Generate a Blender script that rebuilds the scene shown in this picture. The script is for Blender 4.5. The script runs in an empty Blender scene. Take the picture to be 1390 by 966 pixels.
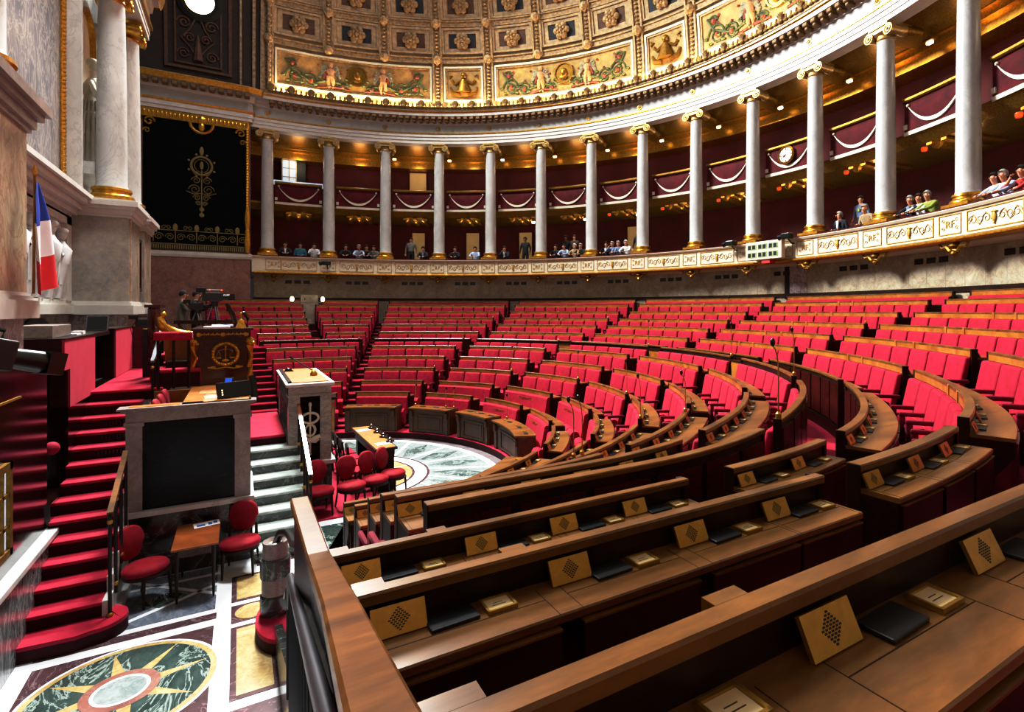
import bpy, bmesh, math, random
from math import sin, cos, pi, radians as R, degrees as D, atan2, hypot, sqrt
from mathutils import Matrix, Vector
random.seed(7)
C = bpy.context.scene.collection

# ------------------------------------------------------------------ materials
def hx(h, k=1.0):
    h = h.lstrip('#'); o = []
    for i in (0, 2, 4):
        c = int(h[i:i+2], 16) / 255.0
        o.append(min(1.0, k * (c / 12.92 if c <= .04045 else ((c + .055) / 1.055) ** 2.4)))
    return (o[0], o[1], o[2], 1.0)

class NT:
    def __init__(s, name):
        s.m = bpy.data.materials.new(name); s.m.use_nodes = True
        s.t = s.m.node_tree; s.b = s.t.nodes['Principled BSDF']
        s.geo = s.t.nodes.new('ShaderNodeNewGeometry')
    def n(s, typ, **kw):
        x = s.t.nodes.new(typ)
        for k, v in kw.items(): setattr(x, k, v)
        return x
    def l(s, a, b): s.t.links.new(a, b)
    def pos(s, scale=(1, 1, 1), local=False):
        mp = s.n('ShaderNodeMapping'); mp.inputs['Scale'].default_value = scale
        if local:
            tc = s.n('ShaderNodeTexCoord'); s.l(tc.outputs['Object'], mp.inputs['Vector'])
        else: s.l(s.geo.outputs['Position'], mp.inputs['Vector'])
        return mp.outputs['Vector']
    def noise(s, vec, scale, detail=4, rough=.55, dist=0):
        x = s.n('ShaderNodeTexNoise'); x.inputs['Scale'].default_value = scale
        x.inputs['Detail'].default_value = detail; x.inputs['Roughness'].default_value = rough
        x.inputs['Distortion'].default_value = dist
        s.l(vec, x.inputs['Vector']); return x.outputs['Fac']
    def ramp(s, fac, stops):
        x = s.n('ShaderNodeValToRGB'); e = x.color_ramp.elements
        while len(e) < len(stops): e.new(.5)
        for i, (p, c) in enumerate(stops): e[i].position = p; e[i].color = c
        s.l(fac, x.inputs['Fac']); return x.outputs['Color']
    def mix(s, fac, a, b, mode='MIX'):
        x = s.n('ShaderNodeMix', data_type='RGBA', blend_type=mode)
        for i, v in ((0, fac), (6, a), (7, b)):
            if hasattr(v, 'is_linked'): s.l(v, x.inputs[i])
            else: x.inputs[i].default_value = v
        return x.outputs[2]
    def bump(s, fac, strength=.2, dist=.02):
        x = s.n('ShaderNodeBump'); x.inputs['Strength'].default_value = strength; x.inputs['Distance'].default_value = dist
        s.l(fac, x.inputs['Height']); s.l(x.outputs['Normal'], s.b.inputs['Normal'])
    def fin(s, col, rough=.5, metal=0, spec=.5, sheen=0, coat=0, emis=None):
        b = s.b.inputs
        if hasattr(col, 'is_linked'): s.l(col, b['Base Color'])
        else: b['Base Color'].default_value = col
        b['Roughness'].default_value = rough; b['Metallic'].default_value = metal
        b['Specular IOR Level'].default_value = spec
        if sheen: b['Sheen Weight'].default_value = sheen; b['Sheen Roughness'].default_value = .4
        if coat: b['Coat Weight'].default_value = coat; b['Coat Roughness'].default_value = .12
        if emis: b['Emission Color'].default_value = emis[0]; b['Emission Strength'].default_value = emis[1]
        return s.m

def plain(name, c, rough=.5, metal=0, var=.25, scale=6, spec=.5, sheen=0, coat=0, emis=None, bump=0):
    t = NT(name); f = t.noise(t.pos(), scale, 3)
    d = tuple(x * (1 - var) for x in c[:3]) + (1,); u = tuple(min(1, x * (1 + var * .6)) for x in c[:3]) + (1,)
    if bump: t.bump(t.noise(t.pos(), scale * 8, 2), bump, .01)
    return t.fin(t.ramp(f, [(.3, d), (.7, u)]), rough, metal, spec, sheen, coat, emis)

def marble(name, a, b, v, scale=1.2, vs=1.0, vw=.03, rough=.22, stretch=(1, 1, 1), vein=.8, mot=.2):
    t = NT(name); p = t.pos(stretch)
    f = t.noise(p, scale, 6, .6, 1.2)
    base = t.ramp(f, [(.3, a), (.7, b)])
    mo = t.ramp(t.noise(p, scale * 7, 5, .65, .6), [(.3, (1 - mot, 1 - mot, 1 - mot, 1)), (.72, (1 + mot * .6, 1 + mot * .6, 1 + mot * .6, 1))]); base = t.mix(1.0, base, mo, 'MULTIPLY')
    g = t.noise(p, vs, 9, .62, 1.8)
    m = t.n('ShaderNodeMath', operation='SUBTRACT'); t.l(g, m.inputs[0]); m.inputs[1].default_value = .5
    m2 = t.n('ShaderNodeMath', operation='ABSOLUTE'); t.l(m.outputs[0], m2.inputs[0])
    k = t.ramp(m2.outputs[0], [(0, (vein, vein, vein, 1)), (vw, (0, 0, 0, 1))])
    bw = t.n('ShaderNodeRGBToBW'); t.l(k, bw.inputs[0])
    return t.fin(t.mix(bw.outputs[0], base, v), rough)

def wood(name, a, b, rough=.3, sc=3, stretch=(1, 1, 1), coat=.15):
    t = NT(name); p = t.pos(stretch)
    f = t.noise(p, sc, 4, .6, .8); g = t.noise(p, sc * 14, 3, .6, .3)
    c = t.ramp(f, [(.28, a), (.72, b)])
    c2 = t.ramp(g, [(.3, (.72, .72, .72, 1)), (.7, (1.0, 1.0, 1.0, 1))])
    return t.fin(t.mix(1.0, c, c2, 'MULTIPLY'), rough, coat=coat, spec=.4)

M = {}
M['rail'] = wood('walnut_rail', hx('#4e2f13'), hx('#8c602c'), .3, 2.5, (.4, 1.5, 1))
M['front_wood'] = wood('brown_desk_front', hx('#3b2312'), hx('#5e3b20'), .4, 3, coat=0)
M['desk'] = wood('walnut_desktop', hx('#583616'), hx('#966833'), .3, 2.2, (.35, 1.6, 1))
M['panel'] = wood('dark_walnut', hx('#140804'), hx('#34190b'), .42, 3, coat=0)
M['panel'].node_tree.nodes['Principled BSDF'].inputs['Specular IOR Level'].default_value = .22
M['oak'] = wood('golden_wood', hx('#8a5520'), hx('#c08238'), .35, 3)
M['mahog'] = wood('mahogany', hx('#2c0c08'), hx('#4e170e'), .25, 2, coat=.3)
M['leather'] = plain('tan_leather', hx('#9c642a'), .5, var=.18, scale=4)
M['black'] = plain('black_lacquer', hx('#08080a'), .3, var=.2)
M['iron'] = plain('black_iron', hx('#0c0b0d'), .35, .3, var=.2)
M['pad'] = plain('black_pad', hx('#121316'), .45, var=.15, bump=.1)
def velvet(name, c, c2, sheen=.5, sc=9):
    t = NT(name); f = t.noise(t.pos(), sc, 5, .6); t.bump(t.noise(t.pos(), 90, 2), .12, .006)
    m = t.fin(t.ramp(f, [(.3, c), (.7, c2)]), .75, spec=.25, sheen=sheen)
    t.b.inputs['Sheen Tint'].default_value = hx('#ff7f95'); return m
M['velvet'] = velvet('red_velvet', hx('#8e0726'), hx('#ad113a'), .25)
M['velvet_dark'] = velvet('deep_red_velvet', hx('#5a0418'), hx('#75082a'), .15)
M['velvet_chair'] = velvet('chair_red_velvet', hx('#78041a'), hx('#970a24'), .15)
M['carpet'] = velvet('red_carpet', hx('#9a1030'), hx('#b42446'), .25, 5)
M['carpet_shaded'] = velvet('shaded_red_carpet', hx('#26040a'), hx('#380710'), .02, 5)  # red carpet darkened so riser and side shade is in the colour
M['redcloth'] = velvet('pink_red_cloth', hx('#981834'), hx('#a82643'), .15, 4)
M['drape'] = velvet('dark_red_drape', hx('#40040d'), hx('#620a16'), .05, 3)
M['gwall'] = plain('gallery_red_wall', hx('#55080f'), .8, var=.35, scale=1.2)
M['cresting'] = plain('gilt_cresting', hx('#8f7444'), .55, .15, var=.4, scale=14)
M['rail_gloss'] = wood('polished_handrail', hx('#5a2412'), hx('#8a4a26'), .16, 2, coat=.8)
M['dentil'] = plain('brown_gilt_dentil', hx('#7a5c33'), .6, .05, var=.3, scale=9)
M['gilt_paint'] = plain('gilt_paint', hx('#b8923f'), .5, .25, var=.3, scale=14)
M['gold'] = plain('gold_leaf', hx('#c99a3c'), .32, .85, var=.35, scale=14)
M['goldd'] = plain('old_gold', hx('#8f6c28'), .42, .7, var=.45, scale=20)
M['brass'] = plain('brushed_brass', hx('#b8923f'), .38, .75, var=.12, scale=30)
M['holes'] = plain('dark_perforation', hx('#1d1608'), .6, var=.1)
M['card'] = plain('cream_card', hx('#e0cf9a'), .6, var=.06)
M['ink'] = plain('ink', hx('#3a2f22'), .7, var=.05)
M['chrome'] = plain('polished_steel', hx('#8f9298'), .3, .9, var=.05)
M['white_marble'] = marble('white_veined_marble', hx('#b4b6b6'), hx('#d2d3d1'), hx('#8f9294'), 1.0, 1.1, .02, .3, (1, 1, .5), .4, .05)
M['col_marble'] = marble('grey_white_column_marble', hx('#a9abab'), hx('#bfc0be'), hx('#8f9294'), 1.4, 1.3, .02, .35, (1, 1, .6), .35, .05)
M['white_stone'] = plain('white_stone', hx('#c4c3bd'), .5, var=.1, scale=3)
M['cream'] = plain('cream_stone', hx('#cfc8b4'), .5, var=.1, scale=3)
M['grey_stone'] = plain('pale_grey_frieze', hx('#a3a5a5'), .55, var=.1, scale=2)
M['grey_marble'] = marble('grey_ochre_marble', hx('#87847f'), hx('#aaa49c'), hx('#b9a480'), 1.0, 1.6, .025, .25, (1, 1, 1), .4)
M['blue_marble'] = marble('blue_grey_breccia', hx('#666870'), hx('#8d898c'), hx('#c9c0b4'), 1.6, 2.6, .05, .25, (1, 1, .5), .4)
M['pink_marble'] = marble('pink_ochre_marble', hx('#9c8672'), hx('#c3b196'), hx('#8a5a48'), 1.3, 2.0, .05, .25, (1, 1, .6), .5)
M['violet_marble'] = marble('violet_breccia', hx('#6d5b5d'), hx('#a39394'), hx('#d0c6c2'), 2.6, 5, .06, .3, (1, 1, .7), .6)
M['red_marble'] = marble('red_brown_marble', hx('#714840'), hx('#97695c'), hx('#ab8a7e'), 1.6, 3.5, .03, .3, (1, 1, 1), .45)
M['breccia'] = marble('grey_breccia_wall', hx('#8d8878'), hx('#bab39c'), hx('#8d6a52'), 1.4, 2.2, .03, .4, (1, 1, 1), .7)
M['green_marble'] = marble('dark_green_marble', hx('#2b3533'), hx('#4c5754'), hx('#8f9a96'), 1.5, 1.4, .02, .2, (1, 1, 1), .7)
M['tread_marble'] = marble('pale_green_tread_marble', hx('#9fb0ab'), hx('#c6d2cd'), hx('#e6ece8'), 3, 2, .05, .2, (.4, 2, 1), .6)
M['black_marble'] = marble('black_brown_marble', hx('#141214'), hx('#3c3230'), hx('#8a8078'), 1.6, 1.5, .015, .18, (1, 1, 1), .7)
M['black_panel'] = marble('near_black_marble', hx('#050506'), hx('#0b0b0d'), hx('#1c1c20'), 1.4, .9, .008, .2, (1, 1, 1), .6)
M['black_panel'].node_tree.nodes['Principled BSDF'].inputs['Specular IOR Level'].default_value = .15
M['taupe'] = marble('taupe_marble', hx('#857a76'), hx('#a39792'), hx('#6b605d'), 2.0, 2.0, .03, .3, (1, 1, 1), .5)
M['rail_marble'] = marble('silver_streaked_marble', hx('#4a4e50'), hx('#777b7d'), hx('#c0c4c6'), 3.0, 5.0, .05, .2, (1, 1, .35), .6)
M['fl_white'] = plain('floor_white_marble', hx('#dfe2e6'), .18, var=.08, scale=2)
M['fl_plum'] = marble('floor_plum_marble', hx('#4c3a3e'), hx('#66494d'), hx('#a08c90'), 2, 1.4, .012, .2, (1, 1, 1), .6)
M['fl_green'] = marble('floor_green_marble', hx('#1d2c2b'), hx('#4a5c58'), hx('#aebdb6'), 1.6, 1.6, .03, .18, (1.5, .7, 1), .7)
M['fl_blue'] = marble('floor_bluegrey_marble', hx('#59616d'), hx('#7d8692'), hx('#9aa2ac'), 3, 3, .05, .2, (1, .4, 1), .4)
M['fl_pale'] = marble('floor_pale_grey_marble', hx('#7d8888'), hx('#a2acab'), hx('#66726f'), 2, 1.6, .03, .2, (1, 1, 1), .6)
M['fl_mauve'] = plain('floor_mauve_grey', hx('#7f7678'), .25, var=.2, scale=3)
M['fl_kite'] = marble('floor_grey_green', hx('#3f4a48'), hx('#6f7d7b'), hx('#a9b4b0'), 1.8, 1.6, .04, .2, (1, 1, 1), .6)
M['fl_yellow'] = marble('floor_yellow_marble', hx('#a88d5e'), hx('#c4b083'), hx('#8f7a55'), 3, 3, .06, .25, (1, 1, 1), .6)
M['tapestry'] = plain('green_black_tapestry', hx('#050c0a'), .95, var=.3, scale=5, spec=.1)
M['tapgold'] = plain('dull_gold_thread', hx('#8a7846'), .7, .15, var=.35, scale=25)
M['tapband'] = plain('tapestry_border_weave', hx('#1b1d14'), .85, var=.5, scale=12)
M['dome'] = plain('dome_ochre_plaster', hx('#97805f'), .7, var=.3, scale=2.2)
M['domerib'] = plain('dome_gilt_rib', hx('#a68c66'), .6, .05, var=.5, scale=9)
M['domecof'] = plain('dome_coffer_tan', hx('#a89272'), .65, var=.35, scale=6)
M['domedark'] = plain('dome_coffer_navy', hx('#23252c'), .7, var=.4, scale=6)
M['domebrown'] = plain('dome_coffer_brown', hx('#5b3d2b'), .7, var=.4, scale=6)
M['rosette'] = plain('rosette_gilt', hx('#94784f'), .5, .1, var=.4, scale=12)
M['vault'] = plain('vault_dark_bronze', hx('#2e2016'), .7, var=.45, scale=3)
M['vaultpanel'] = plain('vault_panel_brown', hx('#23170d'), .7, var=.6, scale=5)
M['paint'] = plain('fresco_gold_ground', hx('#a98a52'), .65, .03, var=.35, scale=4)
M['pgreen'] = plain('fresco_green', hx('#56603a'), .7, var=.5, scale=8)
M['pred'] = plain('fresco_red', hx('#8a4a35'), .7, var=.35, scale=8)
M['pskin'] = plain('fresco_flesh', hx('#b8906a'), .7, var=.2, scale=8)
M['pwing'] = plain('fresco_wing_grey', hx('#8d8b78'), .7, var=.3, scale=8)
M['silver_white'] = plain('relief_plaster', hx('#c6c7c8'), .6, var=.08, scale=5)
M['statue'] = plain('statue_stone', hx('#cfcabd'), .55, var=.12, scale=4)
M['glass_brown'] = plain('polished_oxblood_panel', hx('#1d0907'), .15, var=.3, scale=.8, coat=.5)
M['skin'] = plain('skin', hx('#c38e70'), .55, var=.1, scale=10)
M['skin2'] = plain('skin_dark', hx('#7d543c'), .55, var=.1, scale=10)
for n, c in (('c_navy', '#1a1d2c'), ('c_blue', '#6f7f9c'), ('c_ltblue', '#a3b3cc'), ('c_white', '#dcdce0'), ('c_black', '#101013'), ('c_grey', '#6a6864'),
             ('c_tan', '#a08b6e'), ('c_red', '#b53a3a'), ('c_teal', '#2f7a8a'), ('c_green', '#8a9a4a'), ('c_tweed', '#5a5a4c'), ('c_jean', '#2d3b57'),
             ('c_brown', '#4b3526'), ('h_dark', '#14100e'), ('h_grey', '#9c9a96'), ('h_white', '#cfccc6'), ('h_brown', '#3b2618'), ('h_blond', '#b09060')):
    M[n] = plain('cloth_' + n, hx(c), .8, var=.2, scale=14)
M['flag_b'] = plain('flag_blue', hx('#14379c'), .7, var=.15, scale=3)
M['flag_w'] = plain('flag_white', hx('#e6e6ea'), .7, var=.05, scale=3)
M['flag_r'] = plain('flag_red', hx('#d11f2c'), .7, var=.12, scale=3)
M['paper'] = plain('white_paper', hx('#e8e8ea'), .6, var=.03)
M['blueink'] = plain('blue_print', hx('#3a6fb5'), .6, var=.1)
M['screen'] = plain('dark_screen', hx('#0d1114'), .45, var=.2)
M['bluescreen'] = plain('blue_screen', hx('#2458c8'), .3, var=.2, emis=(hx('#2e6be0'), .5))
M['cam_grey'] = plain('camera_grey', hx('#1d1e20'), .4, var=.2)
M['lamp'] = plain('lamp_glow', hx('#fff2cc'), .5, var=.02, emis=(hx('#ffe6b0'), 3.5))
M['daylight'] = plain('skylight_glass', hx('#ffffff'), .5, var=.02, emis=(hx('#eef4ff'), 8))
M['window_glow'] = plain('bright_window', hx('#cfe0f0'), .4, var=.3, scale=9, emis=(hx('#cfe2f7'), .5))
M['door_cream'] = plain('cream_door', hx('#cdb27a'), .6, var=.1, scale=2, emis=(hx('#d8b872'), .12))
M['clockface'] = plain('clock_face', hx('#efe9d8'), .5, var=.03)
M['orange'] = plain('orange_lamp_glass', hx('#d85a20'), .4, var=.2, emis=(hx('#ff6a20'), .6))
M['greenlcd'] = plain('green_display', hx('#8fa07a'), .5, var=.3, scale=12)

# ------------------------------------------------------------------ mesh building
class MB:
    def __init__(s): s.v = []; s.f = []; s.m = []
    def add(s, vs, fs, mi=0, mat=None):
        b = len(s.v)
        if mat is not None: vs = [mat @ Vector(p) for p in vs]
        s.v += [tuple(p) for p in vs]; s.f += [tuple(b + i for i in f) for f in fs]; s.m += [mi] * len(fs); return s
    def box(s, x0, y0, z0, x1, y1, z1, mi=0, mat=None):
        vs = [(x, y, z) for z in (z0, z1) for y in (y0, y1) for x in (x0, x1)]
        return s.add(vs, [(0, 2, 3, 1), (4, 5, 7, 6), (0, 1, 5, 4), (2, 6, 7, 3), (0, 4, 6, 2), (1, 3, 7, 5)], mi, mat)
    def rbox(s, x0, y0, z0, x1, y1, z1, r=.02, mi=0, mat=None, seg=2):
        bm = bmesh.new(); bmesh.ops.create_cube(bm, size=1)
        for v in bm.verts: v.co = Vector(((x0 + x1) / 2 + v.co.x * (x1 - x0), (y0 + y1) / 2 + v.co.y * (y1 - y0), (z0 + z1) / 2 + v.co.z * (z1 - z0)))
        bmesh.ops.bevel(bm, geom=list(bm.edges), offset=r, segments=seg, affect='EDGES', profile=.5)
        bm.verts.index_update()
        vs = [tuple(v.co) for v in bm.verts]; fs = [tuple(v.index for v in f.verts) for f in bm.faces]; bm.free()
        return s.add(vs, fs, mi, mat)
    def tube(s, path, r, n=8, mi=0, mat=None, caps=True):
        path = [Vector(p) for p in path]; vs = []; fs = []
        rr = r if isinstance(r, (list, tuple)) else [r] * len(path)
        up = Vector((0, 0, 1))
        for i, p in enumerate(path):
            t = (path[min(i + 1, len(path) - 1)] - path[max(i - 1, 0)]).normalized()
            a = t.cross(up)
            if a.length < 1e-3: a = t.cross(Vector((0, 1, 0)))
            a.normalize(); b = t.cross(a)
            for k in range(n):
                q = 2 * pi * k / n; vs.append(p + (a * cos(q) + b * sin(q)) * rr[i])
        for i in range(len(path) - 1):
            for k in range(n):
                fs.append((i * n + k, (i + 1) * n + k, (i + 1) * n + (k + 1) % n, i * n + (k + 1) % n))
        if caps: fs.append(tuple(range(n))); fs.append(tuple(reversed(range((len(path) - 1) * n, len(path) * n))))
        return s.add(vs, fs, mi, mat)
    def bar(s, p0, p1, w, h, mi=0):
        # rectangular bar between two points, width w (horizontal), height h
        p0 = Vector(p0); p1 = Vector(p1); t = (p1 - p0).normalized(); a = t.cross(Vector((0, 0, 1)))
        if a.length < 1e-3: a = Vector((1, 0, 0))
        a.normalize(); b = a.cross(t).normalized(); vs = []
        for p in (p0, p1):
            for sx, sy in ((-1, -1), (1, -1), (1, 1), (-1, 1)): vs.append(p + a * sx * w / 2 + b * sy * h / 2)
        return s.add(vs, [(0, 1, 2, 3), (7, 6, 5, 4), (0, 4, 5, 1), (1, 5, 6, 2), (2, 6, 7, 3), (3, 7, 4, 0)], mi)
    def lathe(s, prof, n=20, c=(0, 0, 0), mi=0, mat=None, a0=0, a1=2 * pi, cap=True):
        vs = []; fs = []; full = abs(a1 - a0 - 2 * pi) < 1e-6; m = n if full else n + 1
        for i in range(m):
            q = a0 + (a1 - a0) * i / n
            for r, z in prof: vs.append((c[0] + r * cos(q), c[1] + r * sin(q), c[2] + z))
        k = len(prof)
        for i in range(n):
            j = (i + 1) % m
            for a in range(k - 1): fs.append((i * k + a, j * k + a, j * k + a + 1, i * k + a + 1))
        if cap and full and prof[0][0] > 1e-6: fs.append(tuple(reversed([i * k for i in range(n)])))
        if cap and full and prof[-1][0] > 1e-6: fs.append(tuple(i * k + k - 1 for i in range(n)))
        return s.add(vs, fs, mi, mat)
    def ell(s, c, rx, ry, rz, n=12, m=8, mi=0, mat=None):
        vs = [(c[0], c[1], c[2] - rz)]; fs = []
        for j in range(1, m):
            p = -pi / 2 + pi * j / m
            for i in range(n):
                q = 2 * pi * i / n; vs.append((c[0] + rx * cos(p) * cos(q), c[1] + ry * cos(p) * sin(q), c[2] + rz * sin(p)))
        vs.append((c[0], c[1], c[2] + rz)); L = len(vs) - 1
        for i in range(n):
            fs.append((0, 1 + (i + 1) % n, 1 + i)); fs.append((L, L - n + i, L - n + (i + 1) % n))
            for j in range(m - 2):
                a = 1 + j * n; fs.append((a + i, a + (i + 1) % n, a + n + (i + 1) % n, a + n + i))
        return s.add(vs, fs, mi, mat)
    def prism(s, poly, z0, z1, mi=0, mat=None):
        n = len(poly); vs = [(x, y, z0) for x, y in poly] + [(x, y, z1) for x, y in poly]
        fs = [tuple(reversed(range(n))), tuple(range(n, 2 * n))] + [(i, (i + 1) % n, n + (i + 1) % n, n + i) for i in range(n)]
        return s.add(vs, fs, mi, mat)
    def sweep(s, path, sec, mi=0, closed=True, caps=True):
        # path: list of (x, y, nx, ny); sec: list of (offset along normal, z)
        k = len(sec); vs = []; fs = []
        for x, y, nx, ny in path:
            for o, z in sec: vs.append((x + nx * o, y + ny * o, z))
        for i in range(len(path) - 1):
            for a in range(k if closed else k - 1):
                b = (a + 1) % k; fs.append((i * k + a, i * k + b, (i + 1) * k + b, (i + 1) * k + a))
        if caps and closed:
            fs.append(tuple(range(k))); fs.append(tuple(reversed(range((len(path) - 1) * k, len(path) * k))))
        return s.add(vs, fs, mi)
    def build(s, name, mats, parent=None, local=False, smooth=None, base=True):
        if not isinstance(mats, (list, tuple)): mats = [mats]
        vs = [Vector(p) for p in s.v]
        if parent is not None and not local:
            inv = wm(parent).inverted(); vs = [inv @ p for p in vs]
        if vs:
            lo = [min(p[i] for p in vs) for i in range(3)]; hi = [max(p[i] for p in vs) for i in range(3)]
            o = Vector(((lo[0] + hi[0]) / 2, (lo[1] + hi[1]) / 2, lo[2]))
        else: o = Vector((0, 0, 0))
        me = bpy.data.meshes.new(name); me.from_pydata([p - o for p in vs], [], s.f)
        for m in mats: me.materials.append(M[m] if isinstance(m, str) else m)
        if len(mats) > 1: me.polygons.foreach_set('material_index', s.m)
        bm = bmesh.new(); bm.from_mesh(me); bmesh.ops.recalc_face_normals(bm, faces=bm.faces); bm.to_mesh(me); bm.free()
        if smooth:
            me.polygons.foreach_set('use_smooth', [True] * len(me.polygons)); me.set_sharp_from_angle(angle=R(smooth))
        ob = bpy.data.objects.new(name, me); C.objects.link(ob); ob.location = o
        if parent is not None: ob.parent = parent
        return ob

def wm(o):
    m = o.matrix_basis.copy()
    while o.parent is not None: o = o.parent; m = o.matrix_basis @ m
    return m

def thing(name, label, cat, loc=(0, 0, 0), rotz=0, group=None, scale=None):
    o = bpy.data.objects.new(name, None); C.objects.link(o); o.empty_display_size = .1
    o.location = loc; o.rotation_euler = (0, 0, rotz)
    if scale: o.scale = scale
    o['label'] = label; o['category'] = cat
    if group: o['group'] = group
    return o
def tag(o, label, cat, group=None):
    o['label'] = label; o['category'] = cat
    if group: o['group'] = group
    return o
def struct(o): o['kind'] = 'structure'; return o
def dup(root, loc, rotz, label, group=None, scale=None):
    r = root.copy(); C.objects.link(r); r.location = loc; r.rotation_euler = (0, 0, rotz)
    if scale: r.scale = scale
    r['label'] = label
    if group: r['group'] = group
    for ch in list(root.children):
        c = ch.copy(); C.objects.link(c); c.parent = r
        for g in list(ch.children):
            d = g.copy(); C.objects.link(d); d.parent = c
    return r
def text_mesh(body, size, mat, name, parent=None, loc=(0, 0, 0), rot=(0, 0, 0), extrude=.002, align='CENTER', xs=1.0):
    cu = bpy.data.curves.new(name, 'FONT'); cu.body = body; cu.size = size; cu.extrude = extrude; cu.align_x = align; cu.align_y = 'CENTER'; cu.resolution_u = 2
    ob = bpy.data.objects.new(name, cu); C.objects.link(ob)
    dg = bpy.context.evaluated_depsgraph_get(); me = bpy.data.meshes.new_from_object(ob.evaluated_get(dg))
    C.objects.unlink(ob); bpy.data.objects.remove(ob); me.materials.clear(); me.materials.append(M[mat])
    o = bpy.data.objects.new(name, me); C.objects.link(o); o.location = loc; o.rotation_euler = rot; o.scale = (xs, 1, 1)
    if parent is not None:
        o.parent = parent
    return o
ORD = ['zeroth', 'first', 'second', 'third', 'fourth', 'fifth', 'sixth', 'seventh', 'eighth', 'ninth', 'tenth', 'eleventh', 'twelfth', 'thirteenth', 'fourteenth']

# ------------------------------------------------------------------ camera and light
cam = bpy.data.cameras.new('camera'); cam.sensor_width = 36; cam.lens = 731.76 / 1390 * 36
cam.shift_x = -(765.204 - 695) / 1390; cam.shift_y = -(483 - 421.133) / 1390; cam.clip_start = .02
co = bpy.data.objects.new('camera', cam); C.objects.link(co); co.location = (-1.157, -13.03, 3.877)
co.rotation_euler = (pi / 2, 0, 1.0283 - pi / 2); bpy.context.scene.camera = co
CAMP = Vector(co.location)
def lamp(name, typ, loc, energy, color=(1, 1, 1), size=1, rot=(0, 0, 0), sy=None, spread=None):
    l = bpy.data.lights.new(name, typ); l.energy = energy; l.color = color
    if typ == 'AREA':
        l.size = size; l.shape = 'DISK'
        if sy: l.shape = 'RECTANGLE'; l.size_y = sy
        if spread: l.spread = spread
    elif typ in ('POINT', 'SPOT'): l.shadow_soft_size = size
    o = bpy.data.objects.new(name, l); C.objects.link(o); o.location = loc; o.rotation_euler = rot; return o
sc = bpy.context.scene
w = bpy.data.worlds.new('world'); sc.world = w; w.use_nodes = True
w.node_tree.nodes['Background'].inputs[0].default_value = (.55, .6, .7, 1); w.node_tree.nodes['Background'].inputs[1].default_value = .05
sc.view_settings.view_transform = 'Standard'; sc.view_settings.look = 'None'; sc.view_settings.exposure = 0
sc.view_settings.use_curve_mapping = True
cv = sc.view_settings.curve_mapping; c_ = cv.curves[3]
c_.points.new(.22, .15); c_.points.new(.72, .78); cv.update()
# ------------------------------------------------------------------ hemicycle rows
class Path:
    def __init__(s, r, wf):
        s.r = r; s.yw = yw = wf * r; pts = []
        xa = min(1.4, r * .28); xb = r * .5; yb = r * sin(R(60)); h = xb - xa; m1 = -.57735 * h
        for i in range(61): pts.append((-3.2 + (xa + 3.2) * i / 60, yw))
        for i in range(1, 31):
            t = i / 30; pts.append((xa + h * t, yw + (yb - yw) * (3 * t * t - 2 * t ** 3) + m1 * (t ** 3 - t * t)))
        for i in range(1, 121):
            a = R(60 - 120 * i / 120); pts.append((r * cos(a), r * sin(a)))
        far = pts[:91]
        for p in reversed(far[:-1]): pts.append((p[0], -p[1]))
        s.p = list(reversed(pts)); s.th = [D(atan2(y, x)) for x, y in s.p]   # increasing theta
    def at(s, th):
        lo, hi = 0, len(s.th) - 1
        while hi - lo > 1:
            mid = (lo + hi) // 2
            if s.th[mid] <= th: lo = mid
            else: hi = mid
        a, b = s.p[lo], s.p[hi]; k = (th - s.th[lo]) / max(1e-9, s.th[hi] - s.th[lo])
        x, y = a[0] + (b[0] - a[0]) * k, a[1] + (b[1] - a[1]) * k
        i0, i1 = max(0, lo - 1), min(len(s.p) - 1, hi + 1)
        tx, ty = s.p[i1][0] - s.p[i0][0], s.p[i1][1] - s.p[i0][1]; L = hypot(tx, ty)
        return (x, y, ty / L, -tx / L)
    def thx(s, x, sign): return D(atan2(sign * s.yw, x))
    def cut(s, a, b, step=.22):
        if b < a: a, b = b, a
        p, q = s.at(a), s.at(b); n = max(2, int(R(b - a) * s.r / step))
        return [s.at(a + (b - a) * i / n) for i in range(n + 1)]
    def length(s, a, b):
        c = s.cut(a, b, .1); return sum(hypot(c[i + 1][0] - c[i][0], c[i + 1][1] - c[i][1]) for i in range(len(c) - 1))
def rot_of(n): return atan2(n[1], n[0]) - pi / 2

RR = {1: 5.14, 2: 5.56, 3: 6.51, 4: 7.41, 5: 8.29, 6: 9.25, 7: 10.06, 8: 10.78, 9: 11.74, 10: 12.70, 11: 13.65, 12: 14.59, 13: 15.45, 14: 16.15}
ZZ = {1: .935, 2: 1.28, 3: 1.53, 4: 1.872, 5: 2.197, 6: 2.52, 7: 2.751, 8: 2.72, 9: 2.97, 10: 3.265, 11: 3.544, 12: 3.837, 13: 4.157, 14: 4.381}
WF = {1: .95, 2: .955, 3: .955, 4: .955, 5: .965, 6: .979, 7: .99, 8: .956, 9: .957, 10: .9677, 11: .96, 12: .958, 13: .958, 14: .953}
FL = {k: ZZ[k - 1] - .91 for k in range(3, 15)}; FL[2] = .18; FL[8] = 1.70; FL[1] = 0.0
P = {k: Path(RR[k], WF[k]) for k in RR}
STAIR = [-70.4, -47.0, -23.7, -.2, 23.6, 47.4, 71.2]
NSEAT = {4: 4, 5: 4, 6: 5, 7: 6, 9: 7, 10: 7, 11: 9, 12: 9, 13: 11}
GROUPS = {9: (3, 1, 3), 10: (3, 1, 3), 11: (4, 1, 4), 12: (4, 1, 4), 13: (5, 1, 5)}
XN = {2: .06, 3: .04, 4: .03, 5: -.04, 6: -.17, 7: -.22, 8: -.80, 9: -.84, 10: -.92}
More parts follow.
